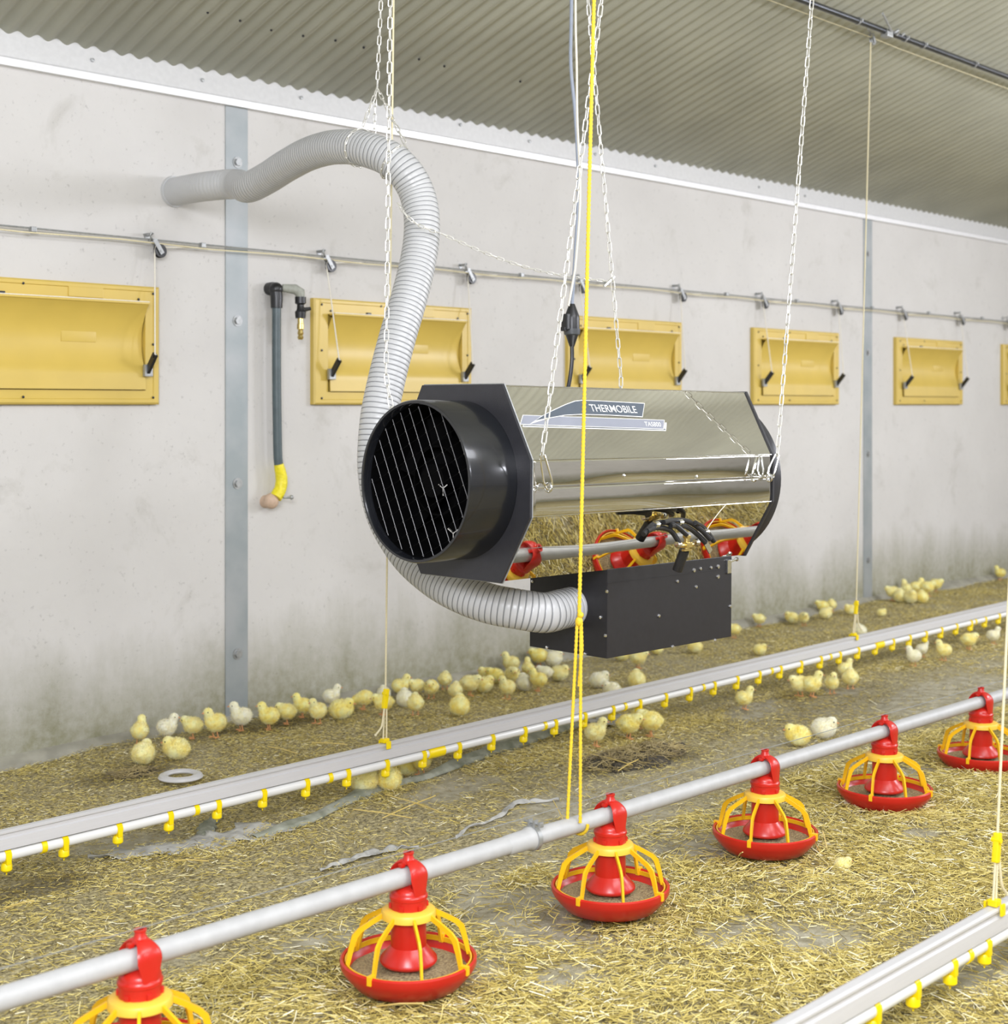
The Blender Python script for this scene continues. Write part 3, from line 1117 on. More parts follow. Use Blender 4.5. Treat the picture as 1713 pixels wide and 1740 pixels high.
def make_feeder():
    root = empty('pan_feeder', (0, 0, 0), world=False)
    red, yel = M['red'], M['yel']
    # pan
    pr = [(0.0, 0.0), (0.118, 0.0), (0.132, 0.004), (0.150, 0.024), (0.163, 0.040), (0.1685, 0.052), (0.1685, 0.064), (0.164, 0.068), (0.1595, 0.064), (0.156, 0.048), (0.146, 0.034), (0.126, 0.014), (0.0, 0.012)]
    MB().lathe(pr, (0, 0, 0), 56, 'z', False).build('pan', red, root, smooth=True)
    # feed: uneven ring
    m_ = MB()
    seg = 40
    vs = [(0, 0, 0.042)]
    for r_, h in ((0.05, 0.040), (0.08, 0.033), (0.105, 0.031), (0.125, 0.035), (0.146, 0.035)):
        for k in range(seg):
            a = 2 * math.pi * k / seg
            vs.append((r_ * math.cos(a), r_ * math.sin(a), h + 0.004 * math.sin(3 * a + r_ * 60) * (r_ < 0.14) + random.uniform(-.001, .001)))
    fs = [(0, 1 + k, 1 + (k + 1) % seg) for k in range(seg)]
    for i in range(4):
        for k in range(seg):
            a, b = 1 + i * seg + k, 1 + i * seg + (k + 1) % seg
            fs.append((a, b, b + seg, a + seg))
    fo = m_.add(vs, fs).build('feed', M['feed'], root, smooth=True)
    fo['kind'] = 'stuff'
    # feed tube and flared skirt
    pr = [(0.036, 0.056), (0.068, 0.052), (0.0710, 0.057), (0.0700, 0.064), (0.0470, 0.090), (0.0440, 0.094), (0.0435, 0.180), (0.036, 0.180)]
    MB().lathe(pr, (0, 0, 0), 40, 'z').build('feed_tube', red, root, smooth=True)
    # neck ring
    pr = [(0.030, 0.180), (0.0450, 0.180), (0.0450, 0.209), (0.0475, 0.211), (0.0475, 0.218), (0.0450, 0.221), (0.044, 0.226), (0.030, 0.226)]
    nk = MB().lathe(pr, (0, 0, 0), 40, 'z')
    for k in range(6):
        a = k * math.pi / 3 + 0.4
        nk.bbox((-0.006, -0.0035, -0.006), (0.006, 0.0035, 0.006), 0.0015, mtx=Matrix.Translation((0.0455 * math.cos(a), 0.0455 * math.sin(a), 0.194)) @ Matrix.Rotation(a + math.pi / 2, 4, 'Z'))
    nk.build('neck_ring', red, root, smooth=True)
    # saddle: arch around the pipe, narrowing to its crown
    PZ = 0.264
    m_ = MB()
    nseg = 28
    secs = []
    for xs_, k_ in ((-0.029, 0.90), (-0.025, 0.965), (-0.014, 1.02), (0.0, 1.035), (0.014, 1.02), (0.025, 0.965), (0.029, 0.90)):
        loop = [(xs_ * 0.62, -0.0435 * (k_ * 0.5 + 0.5), 0.222)]
        for i in range(nseg + 1):
            a = math.pi - math.pi * i / nseg
            loop.append((xs_ * (1 - 0.45 * math.sin(a) ** 2.5), 0.0425 * k_ * math.cos(a), PZ + 0.0415 * k_ * math.sin(a) ** 0.95))
        loop.append((xs_ * 0.62, 0.0435 * (k_ * 0.5 + 0.5), 0.222))
        secs.append(loop)
    L = len(secs[0])
    vs = [p for l in secs for p in l]
    fs = []
    for i in range(len(secs) - 1):
        for k in range(L):
            k2 = (k + 1) % L
            fs.append((i * L + k, i * L + k2, (i + 1) * L + k2, (i + 1) * L + k))
    # end faces as rings around the pipe opening
    for i, xs_ in ((0, -0.0175), (len(secs) - 1, 0.0175)):
        o_ = len(vs)
        for k in range(L):
            t = secs[i][k]
            a = math.atan2(t[2] - PZ, t[1])
            vs.append((xs_ * 0.9, 0.031 * math.cos(a), PZ + 0.031 * math.sin(a)))
        o2 = len(vs)
        for k in range(L):
            t = secs[i][k]
            a = math.atan2(t[2] - PZ, t[1])
            vs.append((xs_ * 0.35, 0.0245 * math.cos(a), PZ + 0.0245 * math.sin(a)))
        for k in range(L):
            k2 = (k + 1) % L
            fs.append((i * L + k, i * L + k2, o_ + k2, o_ + k))
            fs.append((o_ + k, o_ + k2, o2 + k2, o2 + k))
    m_.add(vs, fs)
    m_.lathe([(0.0445, 0.224), (0.0435, 0.231), (0.038, 0.238), (0.026, 0.243), (0, 0.243)], (0, 0, 0), 36, 'z', False)
    m_.lathe([(0.0, 0.000), (0.019, -0.004), (0.0155, 0.003), (0.0125, 0.010), (0.0110, 0.017), (0.0135, 0.018), (0.0135, 0.022), (0.0075, 0.022), (0.0075, 0.014), (0, 0.014)], (0, 0, PZ + 0.036), 20, 'z', False)
    m_.bbox((-0.030, -0.007, PZ + 0.025), (-0.016, 0.007, PZ + 0.034), 0.003)
    m_.build('saddle', red, root, smooth=True)
    # yellow collar
    pr = [(0.0465, 0.168), (0.062, 0.160), (0.067, 0.158), (0.0675, 0.144), (0.064, 0.144), (0.062, 0.152), (0.0465, 0.156)]
    MB().lathe([(0.0455, 0.187), (0.057, 0.186), (0.065, 0.182), (0.0675, 0.177), (0.0675, 0.164), (0.0645, 0.163), (0.063, 0.172), (0.0455, 0.176)], (0, 0, 0), 44, 'z').build('grille_collar', M['collar'], root, smooth=True)
    # eight grille arms, each a thin radial fin
    for k in range(8):
        a = math.radians(k * 45 + 12)
        ca, sa = math.cos(a), math.sin(a)
        cl = [(0.064, 0.172), (0.098, 0.154), (0.122, 0.140), (0.134, 0.127), (0.143, 0.098), (0.1525, 0.056)]
        th = [0.012, 0.012, 0.013, 0.015, 0.013, 0.010]
        m_ = MB()
        vs = []
        for i, (r_, z) in enumerate(cl):
            p0 = V(cl[max(i - 1, 0)])
            p1 = V(cl[min(i + 1, len(cl) - 1)])
            t = (p1 - p0).normalized()
            nrm = V((-t.y, t.x)) if True else None
            for e in (-0.5, 0.5):
                rr, zz = r_ + nrm.x * th[i] * e, z + nrm.y * th[i] * e
                for s_ in (-0.0032, 0.0032):
                    vs.append((rr * ca - s_ * sa, rr * sa + s_ * ca, zz))
        fs = []
        for i in range(len(cl) - 1):
            b = 4 * i
            fs += [(b, b + 1, b + 5, b + 4), (b + 2, b + 6, b + 7, b + 3), (b, b + 4, b + 6, b + 2), (b + 1, b + 3, b + 7, b + 5)]
        fs += [(0, 2, 3, 1), (len(vs) - 4, len(vs) - 3, len(vs) - 1, len(vs) - 2)]
        m_.add(vs, fs)
        if k % 2 == 0:
            m_.bbox((0.150, -0.006, 0.050), (0.172, 0.006, 0.072), 0.0015, mtx=Matrix.Rotation(a, 4, 'Z'))
        m_.build('grille_arm', yel, root)
    MB().lathe([(0.1525, 0.052), (0.1565, 0.052), (0.1565, 0.064), (0.1525, 0.064)], (0, 0, 0), 56, 'z').build('grille_ring', yel, root, smooth=True)
    return root


fd = make_feeder()
register(fd)
fl_lab = ['red and yellow pan feeder cut off at the bottom left', 'red and yellow pan feeder second from the left, whole pan in the foreground',
          'red and yellow pan feeder right below the yellow rope', 'red and yellow pan feeder fourth from the left, a straw leaning on its rim',
          'red and yellow pan feeder fifth from the left', 'red and yellow pan feeder cut off by the right edge']
for i, x in enumerate(FXS):
    o = fd if i == 0 else copy_tree(fd)
    o.location = (x, FY, fz(x) - 0.264)
    o.rotation_euler[2] = [0, 0.05, -0.06, 0.09, 0.02, -0.05][i]
    tag(o, fl_lab[i], 'feeder', 'pan feeders hanging from the grey feed pipe')

m_ = MB()
xa, xb = 0.2, 9.5
m_.tube([(x, FY, fz(x)) for x in (xa, 1.6, 2.90)], 0.0243, 28)
m_.tube([(x, FY, fz(x)) for x in (2.78, 4, 6, xb)], 0.0238, 28)
fp = m_.build('feed_pipe', M['pipe'], origin=(xa, FY, fz(xa)), smooth=True)
tag(fp, 'long grey metal feed pipe carrying the red and yellow pan feeders', 'pipe')
jx = at_y(903, 1432, FY).x
jz = fz(jx)
m_ = MB().lathe([(0.0245, -0.10), (0.0265, -0.095), (0.0275, -0.02), (0.031, -0.012), (0.031, 0.0), (0.025, 0.002)], (jx, FY, jz), 32, 'x')
m_.build('belled_end', M['pipe'], fp, smooth=True)
m_ = MB().lathe([(0.031, -0.004), (0.0345, -0.004), (0.0345, 0.010), (0.026, 0.012)], (jx, FY, jz), 32, 'x')
m_.bbox((jx - 0.005, FY - 0.016, jz + 0.030), (jx + 0.011, FY - 0.010, jz + 0.050), 0.001)
m_.bbox((jx - 0.005, FY + 0.004, jz + 0.030), (jx + 0.011, FY + 0.010, jz + 0.050), 0.001)
m_.cyl((jx + 0.003, FY - 0.034, jz + 0.041), (jx + 0.003, FY + 0.028, jz + 0.041), 0.0035, 10)
m_.bbox((jx - 0.004, FY - 0.036, jz + 0.034), (jx + 0.010, FY - 0.028, jz + 0.048), 0.002)
m_.bar((jx + 0.003, FY - 0.032, jz + 0.030), (jx + 0.003, FY - 0.032, jz + 0.054), 0.003, 0.003)
m_.build('pipe_clamp', M['zinc'], fp, smooth=True, label='galvanised clamp with a bolt')
# thin wire over the feeder crowns
m_ = MB()
pts = []
for i, x in enumerate([0.9] + FXS + [6.2, 7.0]):
    pts.append((x, FY + 0.0, fz(x) + 0.060))
    pts.append((x + 0.38, FY + 0.010, fz(x) + 0.052))
m_.tube(pts, 0.0012, 5)
o = m_.build('roost_wire', M['zinc'], origin=(0.9, FY, 0.35))
tag(o, 'thin taut wire running just above the feed pipe over the feeder tops', 'wire')

# ================================================================ DRINKER LINES
def drinker(y0, z0, slope, x_start, x_end, nip0, spacing, offs, lab, couplers, clips):
    def zz(x):
        return z0 + slope * (x - nip0)
    root = empty('drinker_line', (nip0, y0, zz(nip0)))
    tag(root, lab, 'drinker line', 'nipple drinker lines')
    # rail profile (y, z) relative to the water pipe centre
    half = [(-0.010, 0.0190), (-0.0195, 0.0215), (-0.0190, 0.030), (-0.0170, 0.053), (-0.0115, 0.056), (-0.0115, 0.067), (-0.0165, 0.0685), (-0.0165, 0.0735), (-0.009, 0.0765)]
    prof = half + [(-a, b) for a, b in half[::-1]]
    m_ = MB().prism([(x_start, y0 + a, zz(x_start) + b) for a, b in prof], (x_end - x_start, 0, zz(x_end) - zz(x_start)))
    m_.build('rail', M['alu'], root)
    MB().tube([(x_start, y0, zz(x_start)), (x_end, y0, zz(x_end))], 0.0172, 20).build('water_pipe', M['white'], root, smooth=True)
    k = 0
    x = nip0
    xs_ = []
    while x < x_end:
        xs_.append(x)
        x += spacing
    x = nip0 - spacing
    while x > x_start:
        xs_.append(x)
        x -= spacing
    for x in sorted(xs_)[:60]:
        z = zz(x)
        m_ = MB()
        m_.lathe([(0.0170, -0.009), (0.0202, -0.009), (0.0202, 0.009), (0.0170, 0.009)], (x, y0, z), 18, 'x')
        m_.cyl((x, y0, z - 0.016), (x, y0 - 0.001, z - 0.030), 0.0075, 12)
        m_.bbox((x - 0.008, y0 - 0.020, z - 0.024), (x + 0.008, y0 + 0.0, z + 0.012), 0.002)
        m_.lathe([(0, -0.020), (0.013, -0.021), (0.0165, -0.028), (0.0165, -0.042), (0.011, -0.047), (0, -0.047)], (x, y0 - 0.003, z), 14, 'z', False)
        m_.cyl((x, y0 - 0.003, z - 0.047), (x, y0 - 0.003, z - 0.056), 0.0022, 6)
        m_.build('nipple', M['lemon'], root, smooth=True)
    for x in clips:
        z = zz(x)
        MB().lathe([(0.0170, -0.008), (0.0205, -0.008), (0.0205, 0.008), (0.0170, 0.008)], (x, y0, z), 18, 'x').build('pipe_clip', M['lemon'], root, smooth=True)
    for x in couplers:
        z = zz(x)
        MB().lathe([(0.0158, -0.042), (0.0215, -0.040), (0.0225, 0.0), (0.0215, 0.040), (0.0158, 0.042)], (x, y0, z), 18, 'x').build('coupler', M['lemon'], root, smooth=True)
    return root, zz


DY, NY = 4.0, 1.60
X_ = lambda px, Y: at_y(px, 1000, Y).x
nips = [20, 115, 204, 290, 369, 446, 518, 588, 654]
d0 = X_(654, DY)
far_line, zz1 = drinker(DY, 0.135, 0.0045, 1.0, 13.0, d0, 0.1835, 0, 'white rail water line with yellow nipples between the heater and the wall',
                        [X_(739, DY), X_(1492, DY)], [X_(p, DY) for p in (72, 331, 558, 923, 1059, 1192, 1308, 1408, 1655)])
n0 = at_y(1612.5, 1671, NY)
near_line, zz2 = drinker(NY, n0.z + 0.045, 0.0, 1.2, 11.0, n0.x, 0.1735, 0, 'blurred white rail water line crossing the bottom right corner', [], [X_(1640, NY)])
CP = X_(1480, NY)


# suspension cords of the drinker lines
def hang(px_bot, Y, rail_top, top_pt, lab, px_adj, py_adj, col, tail=1):
    b = at_y(px_bot, 1000, Y)
    xb = b.x
    adj = at_y(px_adj, py_adj, Y)
    root = empty('suspension_cord', (xb, Y, rail_top))
    tag(root, lab, 'cord', 'height cords of the drinker lines')
    m_ = MB()
    m_.tube([top_pt, adj], 0.0035, 8)
    m_.tube([adj + V((-0.004, 0, 0)), (xb - 0.008, Y, rail_top + 0.012)], 0.003, 8)
    m_.tube([adj + V((0.006, 0, 0)), (xb + 0.008, Y, rail_top + 0.012)], 0.003, 8)
    if tail:
        s_ = tail
        pt, _ = spline([adj + V((-0.006 * s_, -0.003, -0.02)), adj + V((-0.014 * s_, -0.003, -0.07)), adj + V((-0.022 * s_, -0.003, -0.10)), adj + V((-0.05 * s_, -0.003, -0.125))], 12)
        m_.tube(pt, 0.0035, 8)
        m_.ball(pt[-1], 0.005, 8, 6)
    m_.build('cord', col, root, smooth=True)
    m_ = MB().bbox((-0.009, -0.008, -0.036), (0.009, 0.008, 0.036), 0.004, mtx=Matrix.Translation(adj) @ Matrix.Rotation(0.16, 4, 'Y'))
    m_.cyl(adj + V((0, -0.012, 0.018)), adj + V((0, 0.012, 0.018)), 0.007, 10)
    m_.build('adjuster', M['lemon'], root, label='yellow plastic cord adjuster')
    m_ = MB().bbox((xb - 0.013, Y - 0.012, rail_top + 0.000), (xb + 0.013, Y + 0.012, rail_top + 0.016), 0.003)
    m_.bbox((xb - 0.010, Y - 0.024, rail_top - 0.020), (xb + 0.010, Y - 0.018, rail_top + 0.008), 0.002)
    m_.bbox((xb - 0.010, Y + 0.018, rail_top - 0.020), (xb + 0.010, Y + 0.024, rail_top + 0.008), 0.002)
    m_.build('rail_clip', M['lemon'], root, label='yellow clip on the rail')
    return root


def roof_z(y):
    return EAVE + SL * (WY - y) - 0.015


tp = at_y(669.5, -60, DY)
topL = V((tp.x, DY, roof_z(DY) - 0.02))
hang(654, DY, zz1(X_(654, DY)) + 0.078, at_y(671, -180, DY) if at_y(671, -180, DY).z < roof_z(DY) else topL,
     'cream cord with yellow adjuster hanging behind the hose onto the water line', 655, 1187, M['cord'])
pul_c = at_y(1483, 70, DY)
hang(1451, DY, zz1(X_(1451, DY)) + 0.078, pul_c + V((-0.02, 0, -0.01)), 'cream cord with yellow adjuster hanging from the roof pulley right of the heater', 1455, 1032, M['cord'], -1)
t3 = at_y(1727, 760, NY)
hang(1690, NY, zz2(X_(1690, NY)) + 0.078, at_y(1694, 1440, NY) + (at_y(1709, 1120, NY) - at_y(1694, 1440, NY)) * ((roof_z(NY) - at_y(1694, 1440, NY).z) / (at_y(1709, 1120, NY).z - at_y(1694, 1440, NY).z)), 'blurred cream cord with yellow adjuster at the right edge near the corner', 1694, 1440, M['cord'], -1)

# roof pulley, wire and conduit
root = empty('roof_pulley', tuple(pul_c))
tag(root, 'small metal pulley under the corrugated roof at the top of the right cord', 'pulley')
m_ = MB().lathe([(0.005, -0.007), (0.020, -0.008), (0.022, -0.006), (0.017, 0), (0.022, 0.006), (0.020, 0.008), (0.005, 0.007)], pul_c, 20, 'y')
m_.build('wheel', M['zinc'], root, smooth=True)
m_ = MB()
for y in (-0.012, 0.012):
    m_.bar(pul_c + V((0.004, y, -0.01)), pul_c + V((-0.014, y, 0.036)), 0.016, 0.003, up=(0, 1, 0))
m_.bar(pul_c + V((-0.014, -0.012, 0.036)), pul_c + V((-0.014, 0.012, 0.036)), 0.01, 0.004)
m_.tube([pul_c + V((-0.014, 0, 0.036)), pul_c + V((-0.030, 0, 0.048)), pul_c + V((-0.045, 0, 0.05)), (pul_c.x - 0.05, DY, roof_z(DY) + 0.02)], 0.003, 8)
m_.build('bracket', M['zinc'], root)
p1, p2 = at_y(1330, 10, DY), at_y(1700, 146, DY)
d_ = (p2 - p1)
m_ = MB().tube([p1 - d_ * 0.8, pul_c + V((0, 0, 0.018)), p1 + d_ * 0.48 + V((0, 0, 0.0)), p2 + d_ * 1.2], 0.0022, 6)
o = m_.build('winch_wire', M['cord'], origin=tuple(pul_c))
tag(o, 'thin winch wire stretched under the roof through the small metal pulley', 'wire')
c1, c2 = at_y(1395, 12, 3.9), at_y(1700, 126, 3.9)
d_ = c2 - c1
cd = MB().tube([c1 - d_ * 0.9, c2 + d_ * 2.0], 0.0165, 16).build('roof_conduit', M['conduit'], origin=tuple(c1), smooth=True)
tag(cd, 'dark steel tube running lengthwise under the corrugated roof at top right', 'tube')
for px, py in ((1458, 36), (1568, 77), (1655, 112), (1537, 62)):
    c = c1 + d_ * ((at_y(px, py, 3.9).x - c1.x) / d_.x)
    MB().lathe([(0.0168, -0.006), (0.020, -0.006), (0.020, 0.006), (0.0168, 0.006)], c, 16, 'x').bbox(c + V((-0.005, -0.03, -0.006)), c + V((0.005, -0.012, 0.008)), 0.002).build('tube_clip', M['zinc'], cd)
c = c1 + d_ * ((at_y(1512, 50, 3.9).x - c1.x) / d_.x)
m_ = MB().bbox(c + V((-0.06, -0.022, -0.03)), c + V((0.0, 0.022, 0.01)), 0.006)
m_.tube([c + V((0.02, -0.01, 0.0)), c + V((0.05, -0.02, 0.02)), c + V((0.09, 0.0, -0.01)), c + V((0.12, -0.02, 0.015))], 0.008, 8)
m_.cyl(c + V((0.03, -0.03, -0.01)), c + V((0.03, 0.03, 0.03)), 0.007, 8)
m_.build('wire_grip', M['zinc'], cd, label='tangle of metal grips on the tube')
m_ = MB().cyl(c + V((0.03, 0, 0.0)), at_y(1500, 23, 3.75), 0.006, 8)
m_.build('loose_rod', M['zinc'], cd)

# ================================================================ HEATER
HX0, HX1 = 3.046, 4.293
YC, ZC = 3.1515, 1.216
HW = 0.2865
OCT = [(-0.172, 0.291), (0.172, 0.291), (HW, 0.0726), (HW, -0.0917), (0.172, -0.2875), (-0.172, -0.2875), (-HW, -0.0917), (-HW, 0.0726)]
HT = empty('air_heater', (HX0, YC, ZC))
tag(HT, 'polished octagonal hot air heater with black drum, hung on chains', 'heater')
TILT = math.radians(0.62)


def oct_loop(x, k=1.0, grow=0.0):
    out = []
    for y, z in OCT:
        l = math.hypot(y, z)
        f_ = (l + grow) / l * k
        out.append((x, YC + y * f_, ZC + z * f_))
    return out


# mirror casing, one panel per face with slight gap at folds
a, b = oct_loop(HX0 + 0.006), oct_loop(HX1 - 0.006)
a2, b2 = oct_loop(HX0 + 0.006, 1, -0.004), oct_loop(HX1 - 0.006, 1, -0.004)
m_ = MB()
n = 8
vs = a + b + a2 + b2
fs = []
for i in range(n):
    j = (i + 1) % n
    fs += [(i, j, 8 + j, 8 + i), (16 + i, 24 + i, 24 + j, 16 + j), (i, 16 + i, 16 + j, j), (8 + i, 8 + j, 24 + j, 24 + i)]
m_.add(vs, fs)
casing = m_.build('casing', M['mirror'], HT)
# side sheets facing the room: two overlapping strips, each pressed into a faint belly
for nm, za, zb in (('upper_side_sheet', ZC + 0.0722, ZC - 0.006), ('lower_side_sheet', ZC - 0.0075, ZC - 0.0913)):
    NXS, NZS = 70, 12
    vs, fs = [], []
    for i in range(NXS + 1):
        x = HX0 + 0.007 + (HX1 - HX0 - 0.014) * i / NXS
        for k in range(NZS + 1):
            t = k / NZS
            sag = 0.0011 * (1 + 0.55 * math.sin(x * 5.3 + (1.2 if nm[0] == 'u' else 3.0)) + 0.2 * math.sin(x * 13))
            vs.append((x, YC - HW - 0.0012 - sag * 4 * t * (1 - t), za + (zb - za) * t))
    W_ = NZS + 1
    for i in range(NXS):
        for k in range(NZS):
            fs.append((i * W_ + k, i * W_ + k + 1, (i + 1) * W_ + k + 1, (i + 1) * W_ + k))
    sh = MB().add(vs, fs).build(nm, M['mirror'], casing, smooth=True)
    sdm = sh.modifiers.new('t', 'SOLIDIFY')
    sdm.thickness = 0.0009
    sdm.offset = 0
# fold strips
m_ = MB()
for i in (6, 7, 0):
    p, q = V(a[i]), V(b[i])
    m_.tube([p, q], 0.0022, 8)
# overlapping side sheet seam
zs = ZC - 0.004
m_.box((HX0 + 0.01, YC - HW - 0.0025, zs - 0.001), (HX1 - 0.01, YC - HW + 0.0005, zs + 0.0015))
m_.build('seam', M['chrome'], casing)
for px, py in ((1059, 806), (1183, 806), (1060, 807)):
    p = at_y(px, py, YC - HW - 0.002)
    MB().lathe([(0, -0.004), (0.006, -0.003), (0.007, 0)], p, 10, 'y', False).build('rivet', M['chrome'], casing)
# end plates
for nm, xa, xb in (('front_plate', HX0 - 0.004, HX0 + 0.006), ('rear_plate', HX1 - 0.006, HX1 + 0.004)):
    MB().prism(oct_loop(xa, 1, 0.005), (xb - xa, 0, 0)).build(nm, M['darkpaint'], HT)
    if nm == 'front_plate':
        l1, l2 = oct_loop(xb, 1, 0.006), None
        mm = MB()
        for i in range(8):
            mm.tube([l1[i], l1[(i + 1) % 8]], 0.0022, 6)
        mm.build('plate_edge', M['zinc'], HT)
# outlet drum
DZ = 1.2227
DC = (0, YC, DZ)
R = 0.2407
x_f, x_b = 2.851, HX0
m_ = MB().lathe([(R, x_b), (R, x_f + 0.006), (R - 0.003, x_f), (R - 0.010, x_f), (R - 0.013, x_f + 0.006), (R - 0.013, x_b)], DC, 80, 'x')
drum = m_.build('outlet_drum', M['rim'], HT, smooth=True)
MB().lathe([(0.0, x_b - 0.012), (R - 0.0135, x_b - 0.012), (R - 0.0135, x_b - 0.005), (0, x_b - 0.005)], DC, 64, 'x', False).build('drum_back', M['inner'], drum)
# inner dark lining
MB().lathe([(R - 0.0132, x_f + 0.03), (R - 0.0150, x_f + 0.03), (R - 0.0150, x_b - 0.013), (R - 0.0132, x_b - 0.013)], DC, 64, 'x').build('drum_lining', M['inner'], drum, smooth=True)
# combustion ring inside
m_ = MB().lathe([(0.10, x_b - 0.10), (0.105, x_b - 0.10), (0.14, x_b - 0.013), (0.135, x_b - 0.013)], DC, 40, 'x')
m_.cyl((x_b - 0.12, YC, DZ), (x_b - 0.012, YC, DZ), 0.05, 24)
for k in range(6):
    a_ = k * math.pi / 3 + 0.3
    m_.bar((x_b - 0.05, YC + 0.05 * math.cos(a_), DZ + 0.05 * math.sin(a_)), (x_b - 0.06, YC + 0.195 * math.cos(a_), DZ + 0.195 * math.sin(a_)), 0.07, 0.003, up=(1, 0.4 * math.sin(a_), -0.4 * math.cos(a_)))
m_.build('fan', M['inner'], drum)
for (yy, zz_, sc_) in ((-0.055, -0.02, 1), (-0.10, -0.15, 1.2)):
    m_ = MB()
    c = V((x_b - 0.125, YC + yy, DZ + zz_))
    for k in range(3):
        a_ = k * 2.09 + 0.5
        m_.tube([c, c + V((0, 0.022 * sc_ * math.cos(a_), 0.022 * sc_ * math.sin(a_)))], 0.003, 6)
    m_.cyl(c, c + V((0.08, 0, 0)), 0.004, 8)
    m_.build('spark_rod', M['chrome'], drum)
# wire grille
grl = MB()
ang = math.radians(25)
sp = 0.0405
Rg = R - 0.018
for k in range(-5, 6):
    u = k * sp
    hl = math.sqrt(max(0, Rg * Rg - u * u))
    if hl < 0.04:
        continue
    d = V((0, -math.sin(ang), -math.cos(ang)))
    e = V((0, -math.cos(ang), math.sin(ang)))
    c = V((x_f + 0.030, YC, DZ)) + e * u
    grl.tube([c - d * hl, c + d * hl], 0.0011, 6)
    nn = int(hl / sp)
    for j in range(-nn, nn + 1):
        grl.ball(c + d * (j * sp) + V((-0.001, 0, 0)), 0.0024, 6, 4)
grl.build('grille_wires', M['gril'] if 'gril' in M else mat('dull_steel_wire', (0.22, 0.22, 0.23), 0.4, metal=0.5), drum)
g2 = MB()
for k in range(-5, 6):
    u = k * sp
    hl = math.sqrt(max(0, Rg * Rg - u * u))
    d = V((0, -math.cos(ang), math.sin(ang)))
    e = V((0, -math.sin(ang), -math.cos(ang)))
    c = V((x_f + 0.033, YC, DZ)) + e * u
    g2.tube([c - d * hl, c + d * hl], 0.0014, 6)
g2.build('cross_wires', M['inner'], drum)
# rear intake ring
x_r = HX1 + 0.004
MB().lathe([(0.282, x_r), (0.2865, x_r + 0.008), (0.2865, x_r + 0.050), (0.279, x_r + 0.055), (0.239, x_r + 0.055), (0.239, x_r)], (0, YC, 1.202), 72, 'x').build('intake_ring', M['darkpaint'], HT, smooth=True)
MB().lathe([(0.0, x_r + 0.02), (0.2395, x_r + 0.02), (0.2395, x_r + 0.03), (0, x_r + 0.03)], (0, YC, 1.202), 48, 'x', False).build('intake_guard', M['inner'], HT)

# burner box below
bx0, bx1, by0, by1, bz0, bz1 = 3.531, 4.210, 2.978, 3.316, 0.645, 0.930
m_ = MB().bbox((bx0, by0, bz0), (bx1, by1, bz1), 0.002)
m_.box((bx0 + 0.001, by0 - 0.0012, bz1 - 0.045), (bx1 - 0.001, by0 + 0.001, bz1 - 0.043))
box = m_.build('burner_box', M['boxpaint'], HT)
for px, py in ((1152, 983), (1184, 992), (1121, 1042), (1032, 1002), (1030, 1077), (1145, 1094), (1217, 1082), (1242, 1024), (1180, 964), (1191, 961), (1209, 959), (1221, 957), (1221, 974)):
    p = at_y(px, py, by0)
    big = 0.0065 if px in (1180, 1221) else 0.005
    MB().lathe([(0, -0.005), (big, -0.004), (big + 0.001, 0)], p, 10, 'y', False).build('screw', M['chrome'], box)
for px, py in ((907, 985), (932, 1097), (997, 1108), (1023, 1046)):
    p = at_x(px, py, bx0)
    MB().lathe([(0, -0.005), (0.005, -0.004), (0.006, 0)], p, 10, 'x', False).build('screw', M['chrome'], box)
m_ = MB().tube([(bx1 - 0.02, by0 - 0.004, bz1 - 0.02), (bx1 + 0.012, by0 - 0.012, bz1 - 0.012)], 0.004, 8).ball((bx1 + 0.012, by0 - 0.012, bz1 - 0.012), 0.008, 8, 6)
m_.bbox((bx1 - 0.035, by0 - 0.008, bz1 - 0.06), (bx1 - 0.012, by0, bz1 - 0.012), 0.002)
m_.build('corner_latch', M['chrome'], box)

# decal on the sloping panel facing the camera
pA, pB = V((HX0, YC - HW, ZC + 0.0726)), V((HX0, YC - 0.172, ZC + 0.291))
vdir = (pB - pA).normalized()
udir = V((1, 0, 0))
ndir = vdir.cross(udir).normalized()
if ndir.y > 0:
    ndir = -ndir


def on_panel(px, py):
    # the plate tilts a little with the heater; intersect the viewing ray with the panel
    t = (px - CX) / FPX
    ray = V((cph + t * sph, sph - t * cph, (HY - py) / FPX))
    o_ = V((0, 0, HC))
    k = (pA - o_).dot(ndir) / ray.dot(ndir)
    p = o_ + ray * k
    return ((p - pA).dot(udir), (p - pA).dot(vdir))


def pan(u, v, h=0.0):
    return pA + udir * u + vdir * v + ndir * h


def decal(poly_uv, h, m, name, parent):
    return MB().prism([pan(u, v, h - 0.0003) for u, v in poly_uv], ndir * 0.0006).build(name, m, parent)


Z6 = lambda x, y: on_panel(860 + x / 5.71, 640 + y / 5.71)
bar_ = [Z6(152, 373), Z6(1530, 400), Z6(1523, 492), Z6(125, 467)]
shadow_ = [Z6(160, 470), Z6(1530, 494), Z6(1536, 424), Z6(1553, 424), Z6(1547, 506), Z6(155, 488)]
swoosh_o = [Z6(215, 465), Z6(330, 385), Z6(450, 318), Z6(560, 265), Z6(650, 230), Z6(720, 221), Z6(900, 225), Z6(1333, 241), Z6(1313, 380), Z6(1000, 368), Z6(720, 364), Z6(560, 375), Z6(400, 405)]
swoosh_i = [Z6(272, 428), Z6(360, 372), Z6(455, 324), Z6(565, 271), Z6(655, 237), Z6(722, 228), Z6(900, 231), Z6(1326, 248), Z6(1308, 372), Z6(1000, 361), Z6(720, 357), Z6(560, 368), Z6(410, 397)]
dc = decal(shadow_, 0.0008, M['wht'], 'badge', HT)
dc['label'] = 'slate and silver maker badge'


